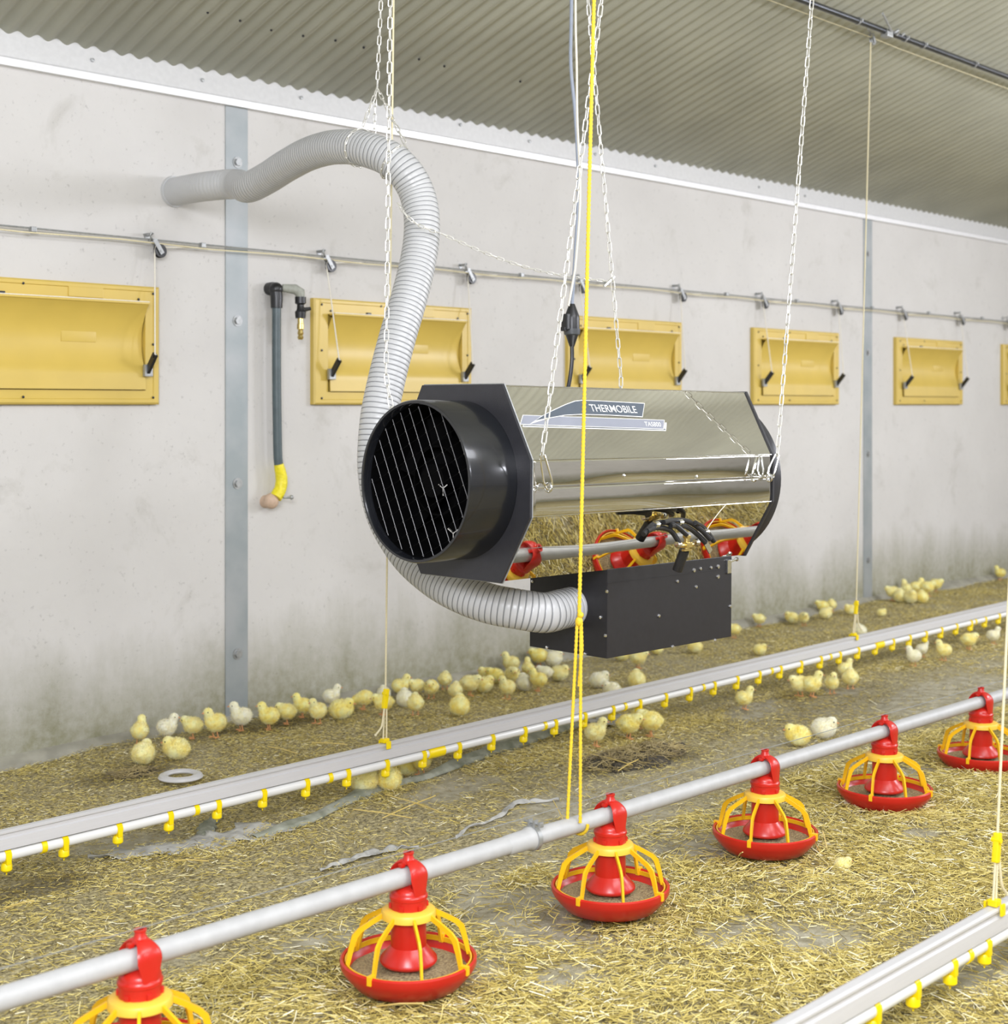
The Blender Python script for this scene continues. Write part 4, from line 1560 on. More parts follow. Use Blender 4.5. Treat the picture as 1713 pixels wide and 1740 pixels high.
def shrink(poly, k):
    cx_ = sum(p[0] for p in poly) / len(poly)
    cy_ = sum(p[1] for p in poly) / len(poly)
    return [(cx_ + (p[0] - cx_) * (1 - k * 0.3), cy_ + (p[1] - cy_) * (1 - k)) for p in poly]


decal([Z6(162, 473), Z6(1524, 497), Z6(1541, 497), Z6(1546, 428), Z6(1540, 428), Z6(1528, 492)][:3] + [Z6(1541, 485), Z6(162, 480)], 0.0012, M['slate'], 'badge_shadow', dc)
decal(bar_, 0.0020, M['wht'], 'badge_border', dc)
decal([Z6(157, 378), Z6(1524, 405), Z6(1517, 487), Z6(132, 462)], 0.0028, M['silver'], 'silver_bar', dc)
decal(swoosh_o, 0.0036, M['wht'], 'swoosh_border', dc)
decal(swoosh_i, 0.0044, M['slate'], 'slate_swoosh', dc)


def text_on(txt, p0, p1, hgt, h, m, name, parent, shear=0.0, bold=0.0):
    """text from uv p0 to uv p1 (baseline)"""
    cu = bpy.data.curves.new(name, 'FONT')
    cu.body = txt
    cu.size = 1
    cu.shear = shear
    cu.offset = bold
    cu.extrude = 0.0
    tmp = bpy.data.objects.new('tmp_text', cu)
    COL.objects.link(tmp)
    bpy.context.view_layer.update()
    me = bpy.data.meshes.new_from_object(tmp.evaluated_get(bpy.context.evaluated_depsgraph_get()))
    COL.objects.unlink(tmp)
    bpy.data.objects.remove(tmp)
    xs_ = [v.co.x for v in me.vertices]
    ys_ = [v.co.y for v in me.vertices]
    x0, x1, y0, y1 = min(xs_), max(xs_), min(ys_), max(ys_)
    du, dv = p1[0] - p0[0], p1[1] - p0[1]
    org = V(parent['_w'])
    for v in me.vertices:
        s_ = (v.co.x - x0) / (x1 - x0)
        r_ = (v.co.y - y0) / (y1 - y0)
        v.co = pan(p0[0] + du * s_, p0[1] + dv * s_ + hgt * r_, h) - org
    me.materials.clear()
    me.materials.append(m)
    o = bpy.data.objects.new(name, me)
    COL.objects.link(o)
    o.parent = parent
    o['_w'] = list(org)
    return o


a_, b_ = Z6(812, 333), Z6(1262, 343)
t_ = Z6(812, 262)
text_on('THERMOBILE', a_, b_, (t_[1] - a_[1]) * 1.0, 0.0052, M['wht'], 'maker_name', dc, bold=0.004)
a_, b_ = Z6(1345, 465), Z6(1500, 468)
t_ = Z6(1345, 422)
text_on('TAS800', a_, b_, (t_[1] - a_[1]), 0.0036, M['wht'], 'model_number', dc, shear=0.2, bold=0.0)

# gas fittings in front of the lower panel
gp = lambda px, py, y=2.84: at_y(px, py, y)
m_ = MB()
for pts in ([(1094, 905), (1108, 889), (1128, 884), (1148, 889), (1168, 905)], [(1100, 899), (1118, 893), (1140, 898), (1155, 918)],
            [(1128, 884), (1150, 880), (1170, 882), (1192, 896), (1208, 912)], [(1140, 890), (1165, 890), (1185, 903), (1200, 918)], [(1182, 884), (1198, 894), (1214, 915)]):
    p_, _ = spline([gp(*q, y=2.835 + 0.015 * math.sin(k)) for k, q in enumerate(pts)], 16)
    m_.tube(p_, 0.0085, 10)
gh = m_.build('gas_hose', M['black'], HT, smooth=True)
c = gp(1168, 922)
m_ = MB().cyl(c + V((0, 0, -0.012)), c + V((0, 0, 0.030)), 0.010, 12).cyl(c + V((-0.04, 0, 0)), c + V((0.03, 0, 0)), 0.008, 12)
m_.bbox(c + V((-0.015, -0.012, -0.008)), c + V((0.015, 0.012, 0.010)), 0.003)
m_.bbox(c + V((-0.010, -0.010, 0.022)), c + V((0.010, 0.010, 0.032)), 0.002)
m_.bar(c + V((-0.02, 0, -0.016)), c + V((0.02, 0, -0.016)), 0.012, 0.006)
vb = m_.build('gas_valve', M['brass'], HT, smooth=True)
m_ = MB()
for px, py in ((1153, 921), (1184, 917), (1116, 888), (1156, 884), (1200, 899)):
    q_ = gp(px, py)
    m_.lathe([(0, -0.010), (0.010, -0.009), (0.011, -0.003), (0.007, 0.003), (0.011, 0.006), (0.010, 0.011), (0, 0.011)], q_, 12, 'x', False)
m_.build('hose_ferrule', M['chrome'], HT, smooth=True)
q_ = gp(1202, 920)
MB().bbox((-0.022, -0.002, -0.010), (0.022, 0.002, 0.010), 0.001, mtx=Matrix.Translation(gp(1204, 925)) @ Matrix.Rotation(0.85, 4, 'Y')).build('foil_tag', M['chrome'], HT)
p_, _ = spline([gp(1194, 910), gp(1205, 890), gp(1222, 866), gp(1236, 850)], 10)
MB().tube(p_, 0.0014, 6).build('cable_tie', M['wcord'], HT, label='cream cable tie end')
m_ = MB().cyl(c + V((0, 0.01, -0.018)), c + V((0.002, 0.04, -0.085)), 0.017, 16)
m_.build('gas_inlet', M['black'], HT)


# hooks, eye bolts
def ring_pts(c, r, axis, n=16):
    out = []
    for k in range(n):
        a = 2 * math.pi * k / n
        if axis == 'x':
            out.append(V(c) + V((0, r * math.cos(a), r * math.sin(a))))
        elif axis == 'y':
            out.append(V(c) + V((r * math.cos(a), 0, r * math.sin(a))))
        else:
            out.append(V(c) + V((r * math.cos(a), r * math.sin(a), 0)))
    return out


def eye_bolt(x, side, z=ZC - 0.006):
    y = YC + side * HW
    m_ = MB().tube([(x, y - side * 0.004, z), (x, y + side * 0.022, z)], 0.004, 8)
    m_.tube(ring_pts((x, y + side * 0.034, z), 0.012, 'x'), 0.0038, 8, closed=True)
    m_.lathe([(0, -0.003), (0.012, -0.003), (0.012, 0.003), (0, 0.003)], (x, y, z), 12, 'y', False)
    return m_.build('eye_bolt', M['chrome'], HT, smooth=True)


eyes = {}
for key, x, s_ in (('nl', 3.089, -1), ('nr', 4.221, -1), ('bl', 3.089, 1), ('br', 4.202, 1)):
    eye_bolt(x, s_)
    eyes[key] = V((x, YC + s_ * (HW + 0.038), ZC - 0.006))
for c_ in HT.children:
    pass
# whole heater dips slightly to the far end
HT.rotation_euler = (0, TILT, 0)


# ---------------------------------------------------------------- chains
def link_mesh_pts(pitch, wire, wdt):
    """stadium loop, long axis z"""
    hl = pitch / 2 + wire * 0.5
    r = wdt / 2 - wire / 2
    s_ = hl + wire / 2 - r - wire / 2
    pts = []
    n = 7
    for i in range(n + 1):
        a = math.pi * i / n
        pts.append((r * math.cos(a), s_ + r * math.sin(a)))
    for i in range(n + 1):
        a = math.pi + math.pi * i / n
        pts.append((r * math.cos(a), -s_ + r * math.sin(a)))
    return pts


def chain(path, pitch=0.036, wire=0.0046, wdt=0.018, phase=0, mb=None, twist=0.0):
    mb = mb or MB()
    P = [V(p) for p in path]
    L = sum((P[i + 1] - P[i]).length for i in range(len(P) - 1))
    n = max(2, int(round(L / pitch)))
    # sample
    cum = [0]
    for i in range(len(P) - 1):
        cum.append(cum[-1] + (P[i + 1] - P[i]).length)

    def pos(s_):
        s_ = min(max(s_, 0), L)
        for i in range(len(P) - 1):
            if s_ <= cum[i + 1] + 1e-9:
                return P[i].lerp(P[i + 1], (s_ - cum[i]) / max(1e-9, cum[i + 1] - cum[i]))
        return P[-1]
    lp = link_mesh_pts(pitch, wire, wdt)
    for k in range(n):
        s0, s1 = L * k / n, L * (k + 1) / n
        a, b = pos(s0), pos(s1)
        c = (a + b) / 2
        t = (b - a).normalized()
        ref = V((cph, sph, 0)) if abs(t.x * cph + t.y * sph) < 0.9 else V((0, 0, 1))
        u = t.cross(ref).normalized()
        w_ = t.cross(u).normalized()
        an = (0 if (k + phase) % 2 else math.pi / 2) + 0.35 + twist * k + random.uniform(-0.12, 0.12)
        d = u * math.cos(an) + w_ * math.sin(an)
        mb.tube([c + d * x + t * z for x, z in lp], wire / 2, 6, closed=True)
    return mb


def carabiner(mb, top, bot, w_=0.012):
    top, bot = V(top), V(bot)
    t = (bot - top).normalized()
    d = V((sph, -cph, 0))
    d = (d - t * d.dot(t)).normalized()
    L = (bot - top).length
    prof = [(-0.25, 0.0), (-0.5, 0.05), (-0.65, 0.2), (-1.0, 0.75), (-0.8, 0.95), (0, 1.06), (0.8, 0.95), (1.0, 0.75), (0.65, 0.2), (0.5, 0.05), (0.25, -0.0), (0, -0.04)]
    mb.tube([top + t * L * b + d * w_ * a for a, b in prof], 0.0032, 8, closed=True)
    return mb


def clip_to_roof(p, q):
    """extend p->q up to the roof underside"""
    p, q = V(p), V(q)
    d = q - p
    # z = EAVE+SL*(WY-y)-0.02
    k = (EAVE + SL * (WY - p.y) - 0.02 - p.z) / (d.z + SL * d.y)
    return p + d * k


def roof_eye(top, parent):
    m_ = MB().tube(ring_pts(V(top) + V((0, 0, -0.006)), 0.011, 'x'), 0.0035, 8, closed=True)
    m_.cyl(V(top) + V((0, 0, 0.004)), V(top) + V((0, 0, 0.05)), 0.004, 8)
    return m_.build('ceiling_hook', M['zinc'], parent)


def hang_chain(key, px_b, py_b, px_t, py_t, yplane, lab, carab=True, ytop=None):
    e = eyes[key]
    b = at_y(px_b, py_b, yplane)
    t = at_y(px_t, py_t, ytop or yplane)
    top = clip_to_roof(b, t)
    root = empty('lifting_chain', tuple(e))
    tag(root, lab, 'chain', 'chains carrying the heater')
    far = (b - e).length > 0.10
    b0 = e + V((0, 0, 0.055)) if far else b
    chain([b0, b, top] if far else [b, top]).build('links', M['chainm'], root, smooth=True, merge=False)
    m_ = MB()
    carabiner(m_, b0 + V((0, 0, 0.006)), e + V((0, 0, -0.004)))
    m_.build('snap_hook', M['chrome'], root, smooth=True)
    roof_eye(top, root)
    return root, top


r1, _ = hang_chain('nl', 921, 775, 1021, 10, 2.822, 'galvanised chain holding the near left corner of the heater, beside the yellow rope')
r4, _ = hang_chain('br', 1055, 640, 1000, 12, 3.476, 'galvanised chain holding the far right corner, rising in front of the third air inlet')
r2, _ = hang_chain('nr', 1321, 775, 1379, 10, 2.822, 'galvanised chain holding the near right corner of the heater, crossing the fourth air inlet')
r3, _ = hang_chain('bl', 656, 640, 663, 10, 3.535, 'galvanised chain hanging straight down in front of the grey hose')
# second snap hook and short link chain at the near right corner
m_ = MB()
carabiner(m_, at_y(1292, 776, 2.842), at_y(1293, 808, 2.832), 0.009)
chain([at_y(1296, 808, 2.832), at_y(1306, 811, 2.827), at_y(1315, 809, 2.822)], pitch=0.014, wire=0.004, wdt=0.013, mb=m_)
m_.build('short_chain', M['chrome'], r2, smooth=True, merge=False, label='short chain with a second snap hook')
# chain loop lying against the hose
HOSE = [(3.530, 3.125, 0.792), (3.470, 3.125, 0.789)] + [tuple(at_y(*q)) for q in (
    (925, 1041, 3.13), (880, 1035, 3.18), (830, 1025, 3.26), (780, 1006, 3.36), (735, 979, 3.47), (692, 938, 3.58), (655, 875, 3.67), (640, 800, 3.70), (643, 720, 3.71), (656, 650, 3.72), (675, 575, 3.73), (697, 500, 3.75), (713, 430, 3.78), (717, 375, 3.80),
    (709, 330, 3.83), (690, 295, 3.86), (664, 271, 3.91), (633, 257, 3.99), (600, 250, 4.10), (562, 251, 4.25), (524, 262, 4.42), (488, 281, 4.60), (455, 302, 4.77), (422, 318, 4.93))]
pe = at_y(296, 326, WY)
HOSE += [(pe.x + 0.05, 5.10, pe.z - 0.002), (pe.x + 0.008, 5.26, pe.z), (pe.x, WY + 0.01, pe.z)]
_, HL = spline(HOSE, 10)
ribs = int(HL / 0.0172)
pts0, _ = spline(HOSE, ribs * 24 + 1)
pts = []
for k in range(ribs):
    pts += [pts0[k * 24 + j] for j in (0, 2, 7, 12, 17, 22)]
pts.append(pts0[-1])
rs, mis = [], []
for i in range(len(pts)):
    ph = i % 6
    rib = i / 6 / ribs
    depth = 0.0032
    # stretched smooth near the wall
    st = max(0.0, min(1.0, (rib - 0.86) / 0.10))
    depth *= (1 - 0.85 * st)
    rr = 0.0645 - depth * (1 - [0.0, 0.9, 0.98, 1.0, 0.98, 0.9][ph])
    rs.append(rr - 0.0015 * st)
    mis.append(1 if (ph in (5, 0)) and st < 0.3 and i > 15 else 0)
m_ = MB()
m_.tube(pts, rs, 30, caps=True, mis=mis)
ho = m_.build('exhaust_hose', [M['hose'], M['hoseg']], origin=tuple(pts[0]), smooth=False, merge=False)
ho.data.polygons.foreach_set('use_smooth', [True] * len(ho.data.polygons))
tag(ho, 'light grey ribbed hose curving from the heater box up to the wall', 'hose')
# collar where the hose meets the wall
MB().lathe([(0.060, -0.012), (0.068, -0.012), (0.070, 0.0), (0.060, 0.0)], (pe.x, WY, pe.z), 32, 'y').build('wall_ring', M['hose'], ho, smooth=True)


def hose_near(px, py):
    """hose centre whose picture position is closest"""
    best = None
    for p in pts:
        d = p.x * cph + p.y * sph
        l = p.x * sph - p.y * cph
        X = CX + FPX * l / d
        Y = HY - FPX * (p.z - HC) / d
        k = (X - px) ** 2 + (Y - py) ** 2
        if best is None or k < best[0]:
            best = (k, p)
    return best[1]


# sling chain carrying the hose
hp = hose_near(612, 252)
hp2 = hose_near(668, 278)
i1 = pts.index(hp)


def ring_chain(c, tg, r, a0, a1):
    u = tg.cross(V((0, 0, 1))).normalized()
    w_ = u.cross(tg).normalized()
    return [V(c) + (u * math.cos(a) + w_ * math.sin(a)) * r for a in np.linspace(a0, a1, 18)]


jy = hp.y
J = at_y(641, 150, jy)
top = clip_to_roof(J, at_y(647, 10, jy))
root = empty('hose_sling_chain', tuple(J))
tag(root, 'galvanised chain sling with two legs looped round the grey hose', 'chain')
chain([J, top], pitch=0.032, wire=0.0042, wdt=0.016).build('links', M['chainm'], root, smooth=True, merge=False)
roof_eye(top, root)
for hpp, sgn in ((hp, -1), (hp2, 1)):
    ii = pts.index(hpp)
    tg = (pts[ii + 5] - pts[ii - 5]).normalized()
    loop = ring_chain(hpp, tg, 0.069, math.pi / 2, math.pi / 2 + 2 * math.pi)
    m_ = chain([J, loop[0] + V((0, 0, 0.01))], pitch=0.032, wire=0.0042, wdt=0.016)
    chain(loop, pitch=0.026, wire=0.0038, wdt=0.010, mb=m_, twist=0.0)
    m_.build('sling_leg', M['chainm'], root, smooth=True, merge=False)
m_ = chain([J + V((0, 0.01, -0.01)), J + V((0.01, 0.03, -0.20))], pitch=0.028, wire=0.003, wdt=0.013)
m_.build('loose_end', M['chainm'], root, smooth=True, merge=False)
# slack chain from the hose to the far right chain
s0 = hose_near(698, 345)
ii = pts.index(s0)
tg = (pts[ii + 5] - pts[ii - 5]).normalized()
lp = ring_chain(s0, tg, 0.069, 2.6, 5.9)
e1 = at_y(1035, 478, 3.476)
st = at_y(748, 396, 3.70)
mid = [st.lerp(e1, k / 12) + V((0, 0, -0.035 * math.sin(math.pi * k / 12))) for k in range(13)]
m_ = chain(mid, pitch=0.026, wire=0.0034, wdt=0.012)
chain([at_y(676, 345, 3.77), at_y(684, 358, 3.735), at_y(696, 372, 3.715), at_y(712, 383, 3.705), at_y(733, 392, 3.70), st], pitch=0.026, wire=0.0034, wdt=0.012, mb=m_)
m_.bar(e1 + V((-0.03, 0, -0.02)), e1 + V((0.03, 0, 0.02)), 0.008, 0.006)
o = m_.build('slack_chain', M['chainm'], origin=tuple(st), smooth=True, merge=False)
tag(o, 'thin slack chain stretching sideways from the hose bend to the far right chain', 'chain')

# plug and cables ------------------------------------------------------
PYc = 3.52
pc = at_y(972, 545, PYc)
root = empty('power_plug', tuple(pc))
tag(root, 'black hanging plug and socket joined above the heater top', 'plug')
sc_ = 1.0
m_ = MB().lathe([(0, 0.062), (0.010, 0.062), (0.012, 0.058), (0.026, 0.020), (0.028, 0.010), (0.028, -0.030), (0.0, -0.030)], pc, 20, 'z', False)
m_.build('socket_body', M['black'], root, smooth=True)
m_ = MB().lathe([(0.0, -0.030), (0.031, -0.030), (0.031, -0.036), (0.029, -0.050), (0.020, -0.056), (0.0, -0.056)], pc, 20, 'z', False)
m_.build('coupling_ring', mat('dark_grey_rubber', (0.06, 0.065, 0.07), 0.4), root, smooth=True)
m_ = MB().lathe([(0.0, -0.052), (0.024, -0.052), (0.012, -0.086), (0.009, -0.095), (0, -0.095)], pc, 20, 'z', False)
m_.build('plug_body', M['black'], root, smooth=True)
m_ = MB().bbox(pc + V((-0.044, -0.014, -0.036)), pc + V((-0.022, 0.014, 0.024)), 0.005)
m_.bbox(pc + V((-0.052, -0.010, -0.040)), pc + V((-0.036, 0.010, -0.024)), 0.004)
m_.build('locking_clip', M['black'], root)
p_, _ = spline([pc + V((0, 0, -0.09)), at_y(972, 612, PYc), at_y(969, 640, PYc), at_y(964, 665, PYc + 0.0), (at_y(958, 690, PYc).x, PYc, 1.46)], 20)
MB().tube(p_, 0.0075, 10).build('lead', M['black'], root, smooth=True)
tpz = lambda px, y: V((at_y(px, 10, y).x, y, roof_z(y)))
p_, _ = spline([pc + V((0, 0, 0.058)), at_y(977, 440, PYc), at_y(983, 320, PYc), at_y(978, 200, PYc), at_y(970, 110, PYc), at_y(971, 8, PYc), tpz(974, PYc)], 40)
o = MB().tube(p_, 0.0065, 10).build('supply_cable', M['blue'], origin=tuple(p_[0]), smooth=True)
tag(o, 'blue-grey supply cable dropping from the roof to the hanging plug', 'cable')
PW = PYc - 0.04
p_, _ = spline([at_y(966, 520, PW), at_y(975, 470, PW), at_y(979, 440, PW), at_y(986, 330, PW), at_y(981, 200, PW), at_y(980, 110, PW), at_y(978, 8, PW), tpz(979, PW)], 40)
o = MB().tube(p_, 0.0042, 8).build('support_string', M['wcord'], origin=tuple(p_[0]), smooth=True)
tag(o, 'cream support string hanging beside the blue-grey cable and tied to the plug', 'cord')

# yellow rope on the feed line ------------------------------------------
k0 = at_y(984, 1056, FY)
topp = clip_to_roof(k0, at_y(1010, 10, FY))
root = empty('yellow_rope', tuple(k0))
tag(root, 'yellow rope hanging in front of the heater and looped under the feed pipe', 'rope')


def twisted(a, b, r, m_):
    a, b = V(a), V(b)
    n = max(2, int((b - a).length / 0.006))
    m_.tube([a.lerp(b, i / n) for i in range(n + 1)], [r * (1 + 0.16 * ((i % 2) * 2 - 1)) for i in range(n + 1)], 8)


m_ = MB()
twisted(k0, at_y(1001, 330, FY), 0.0052, m_)
twisted(at_y(1001, 330, FY), topp, 0.0052, m_)
m_.build('main_rope', M['rope'], root, smooth=True)
e_l, e_r = at_y(965, 1392, FY + 0.02), at_y(986, 1405, FY - 0.02)
m_ = MB()
twisted(k0 + V((-0.003, 0.004, 0)), at_y(964, 1396, FY), 0.0045, m_)
twisted(k0 + V((0.003, -0.004, 0)), at_y(986, 1398, FY - 0.026), 0.0045, m_)
xr = at_y(985, 1400, FY).x
zr = fz(xr)
lo_ = [V((xr + 0.002 - 0.010 * (k / 12), FY - 0.0285 * math.cos(a), zr - 0.0285 * math.sin(a))) for k, a in enumerate(np.linspace(-0.1, math.pi + 0.1, 13))]
m_.tube(lo_, 0.0045, 8)
m_.tube([lo_[-1], at_y(964, 1396, FY)], 0.0045, 8)
m_.build('loop', M['rope'], root, smooth=True)
m_ = MB()
twisted(k0 + V((0.002, -0.006, 0.0)), at_y(989, 1100, FY - 0.006), 0.0045, m_)
twisted(at_y(989, 1100, FY - 0.006), at_y(984, 1166, FY - 0.006), 0.0045, m_)
m_.ball(k0, 0.011, 10, 8, (1, 1, 1.3))
m_.ball(k0 + V((0.002, -0.004, 0.018)), 0.009, 10, 8)
m_.build('knot', M['rope'], root, smooth=True)

# ================================================================ THINGS ON THE FLOOR
def ribbon(path_px, widths, name, m, lab, h=0.012, roll=False, cat='sheet'):
    P = [at_z(px, py, 0.012) for px, py in path_px]
    n = 60
    pp, L = spline(P, n)
    wv = np.interp(np.linspace(0, 1, n), np.linspace(0, 1, len(widths)), widths)
    mb = MB()
    vs = []
    K = 9 if roll else 7
    sd0 = random.uniform(0, 50)
    for i, p in enumerate(pp):
        t = (pp[min(i + 1, n - 1)] - pp[max(i - 1, 0)]).normalized()
        s_ = V((-t.y, t.x, 0)).normalized()
        nz = lambda a, b: float(vnoise(sd0 + a, sd0 + b, 1.0)) - 0.5
        w_ = wv[i] * (1 + 0.8 * nz(i * 0.25, 3.3))
        g = float(ground_h(p.x, p.y))
        shift = 0.35 * w_ * nz(i * 0.3, 9.1)
        for k in range(K):
            if roll:
                a = math.pi * k / (K - 1)
                off = math.cos(a) * w_ / 2 + shift
                z = g + 0.003 + math.sin(a) * w_ * (0.30 + 0.25 * nz(i * 0.5, k * 0.7))
            else:
                off = (k / (K - 1) - 0.5) * w_ * (1 + 0.3 * nz(i * 0.4, k * 2.0)) + shift
                z = g + h + 0.018 * nz(i * 0.22, k * 0.4)
            q_ = p + s_ * off
            vs.append((q_.x, q_.y, max(z, g + 0.002)))
    o_ = len(vs)
    fs = []
    for i in range(n - 1):
        for k in range(K - 1):
            fs.append((i * K + k, i * K + k + 1, (i + 1) * K + k + 1, (i + 1) * K + k))
    mb.add(vs, fs)
    o = mb.build(name, m, origin=tuple(P[0]), smooth=True)
    sd = o.modifiers.new('t', 'SOLIDIFY')
    sd.thickness = 0.0015
    sd.offset = 0
    tag(o, lab, cat)
    return o


ribbon([(430, 1412), (530, 1380), (620, 1345), (720, 1318), (800, 1290), (880, 1262), (960, 1238), (1010, 1224)], [0.04, 0.075, 0.08, 0.06, 0.08, 0.085, 0.07, 0.05], 'rolled_sheet', M['sheet'], 'long rolled grey-green sheet lying below the far water line', roll=True)
ribbon([(1010, 1232), (1045, 1222), (1075, 1212)], [0.09, 0.16, 0.06], 'crumpled_sheet', M['paper'], 'pale crumpled end of sheet under the moving chicks', h=0.016)
ribbon([(150, 1452), (230, 1440), (300, 1425), (370, 1418), (450, 1400), (500, 1395)], [0.03, 0.12, 0.20, 0.16, 0.18, 0.05], 'torn_sheet', M['paper'], 'torn flat piece of pale grey sheet near the left end of the water line', h=0.009)
ribbon([(342, 1412), (352, 1395), (362, 1385), (372, 1374)], [0.03, 0.05, 0.04, 0.03], 'sheet_scrap', M['sheet'], 'small dark curled scrap standing under the fifth yellow nipple', roll=True)
ribbon([(545, 1475), (590, 1462), (630, 1450), (670, 1438), (712, 1434)], [0.010, 0.035, 0.05, 0.03, 0.008], 'paper_strip', M['paper'], 'thin torn grey strip left of the second pan feeder top', h=0.012)
ribbon([(775, 1418), (800, 1402), (845, 1388), (870, 1370), (888, 1364), (950, 1357)], [0.006, 0.012, 0.015, 0.03, 0.02, 0.005], 'paper_strip', M['paper'], 'thin torn grey strip left of the yellow rope foot', h=0.012)
ribbon([(0, 1418), (90, 1412), (180, 1400)], [0.02, 0.05, 0.02], 'paper_strip', M['paper'], 'short grey strip at the left edge under the water line', h=0.016) if False else None

rc = at_z(307, 1316, 0.03)
o = MB().lathe([(0.050, 0.000), (0.084, -0.003), (0.086, 0.0), (0.080, 0.009), (0.066, 0.014), (0.052, 0.010), (0.048, 0.004)], (rc.x, rc.y, 0.022), 48, 'z').build('metal_ring', M['alu'], origin=tuple(rc), smooth=True)
tag(o, 'flat round metal ring lying on the litter by the wall', 'ring')

# long single straws
LONG = mat('long_straw', (0.80, 0.64, 0.24), 0.45, col2=(0.62, 0.46, 0.13), scale=8)
m_ = MB()
for (a_, b_, z1) in (((600, 1375), (700, 1390), 0.03), ((655, 1350), (745, 1378), 0.035), ((650, 1390), (740, 1352), 0.03), ((1405, 1440), (1398, 1412), 0.04), ((1375, 1420), (1394, 1448), 0.06), ((1255, 1455), (1262, 1448), 0.05),
                     ((455, 1268), (505, 1280), 0.02), ((530, 1262), (590, 1265), 0.02), ((295, 1462), (355, 1463), 0.03), ((640, 1710), (720, 1705), 0.05), ((180, 1520), (222, 1519), 0.05), ((5, 1545), (58, 1530), 0.05), ((150, 1593), (200, 1590), 0.05),
                     ((1000, 1280), (1075, 1300), 0.045), ((1050, 1310), (1085, 1290), 0.06), ((940, 1360), (960, 1400), 0.03)):
    p, q_ = at_z(*a_, 0.02), at_z(*b_, z1)
    m_.tube([p, p.lerp(q_, 0.5) + V((0, 0, 0.003)), q_], 0.0020, 5)
o = m_.build('long_straws', LONG, merge=False)
tag(o, 'scattered longer straw stalks lying on top of the litter', 'straw', kind='stuff')

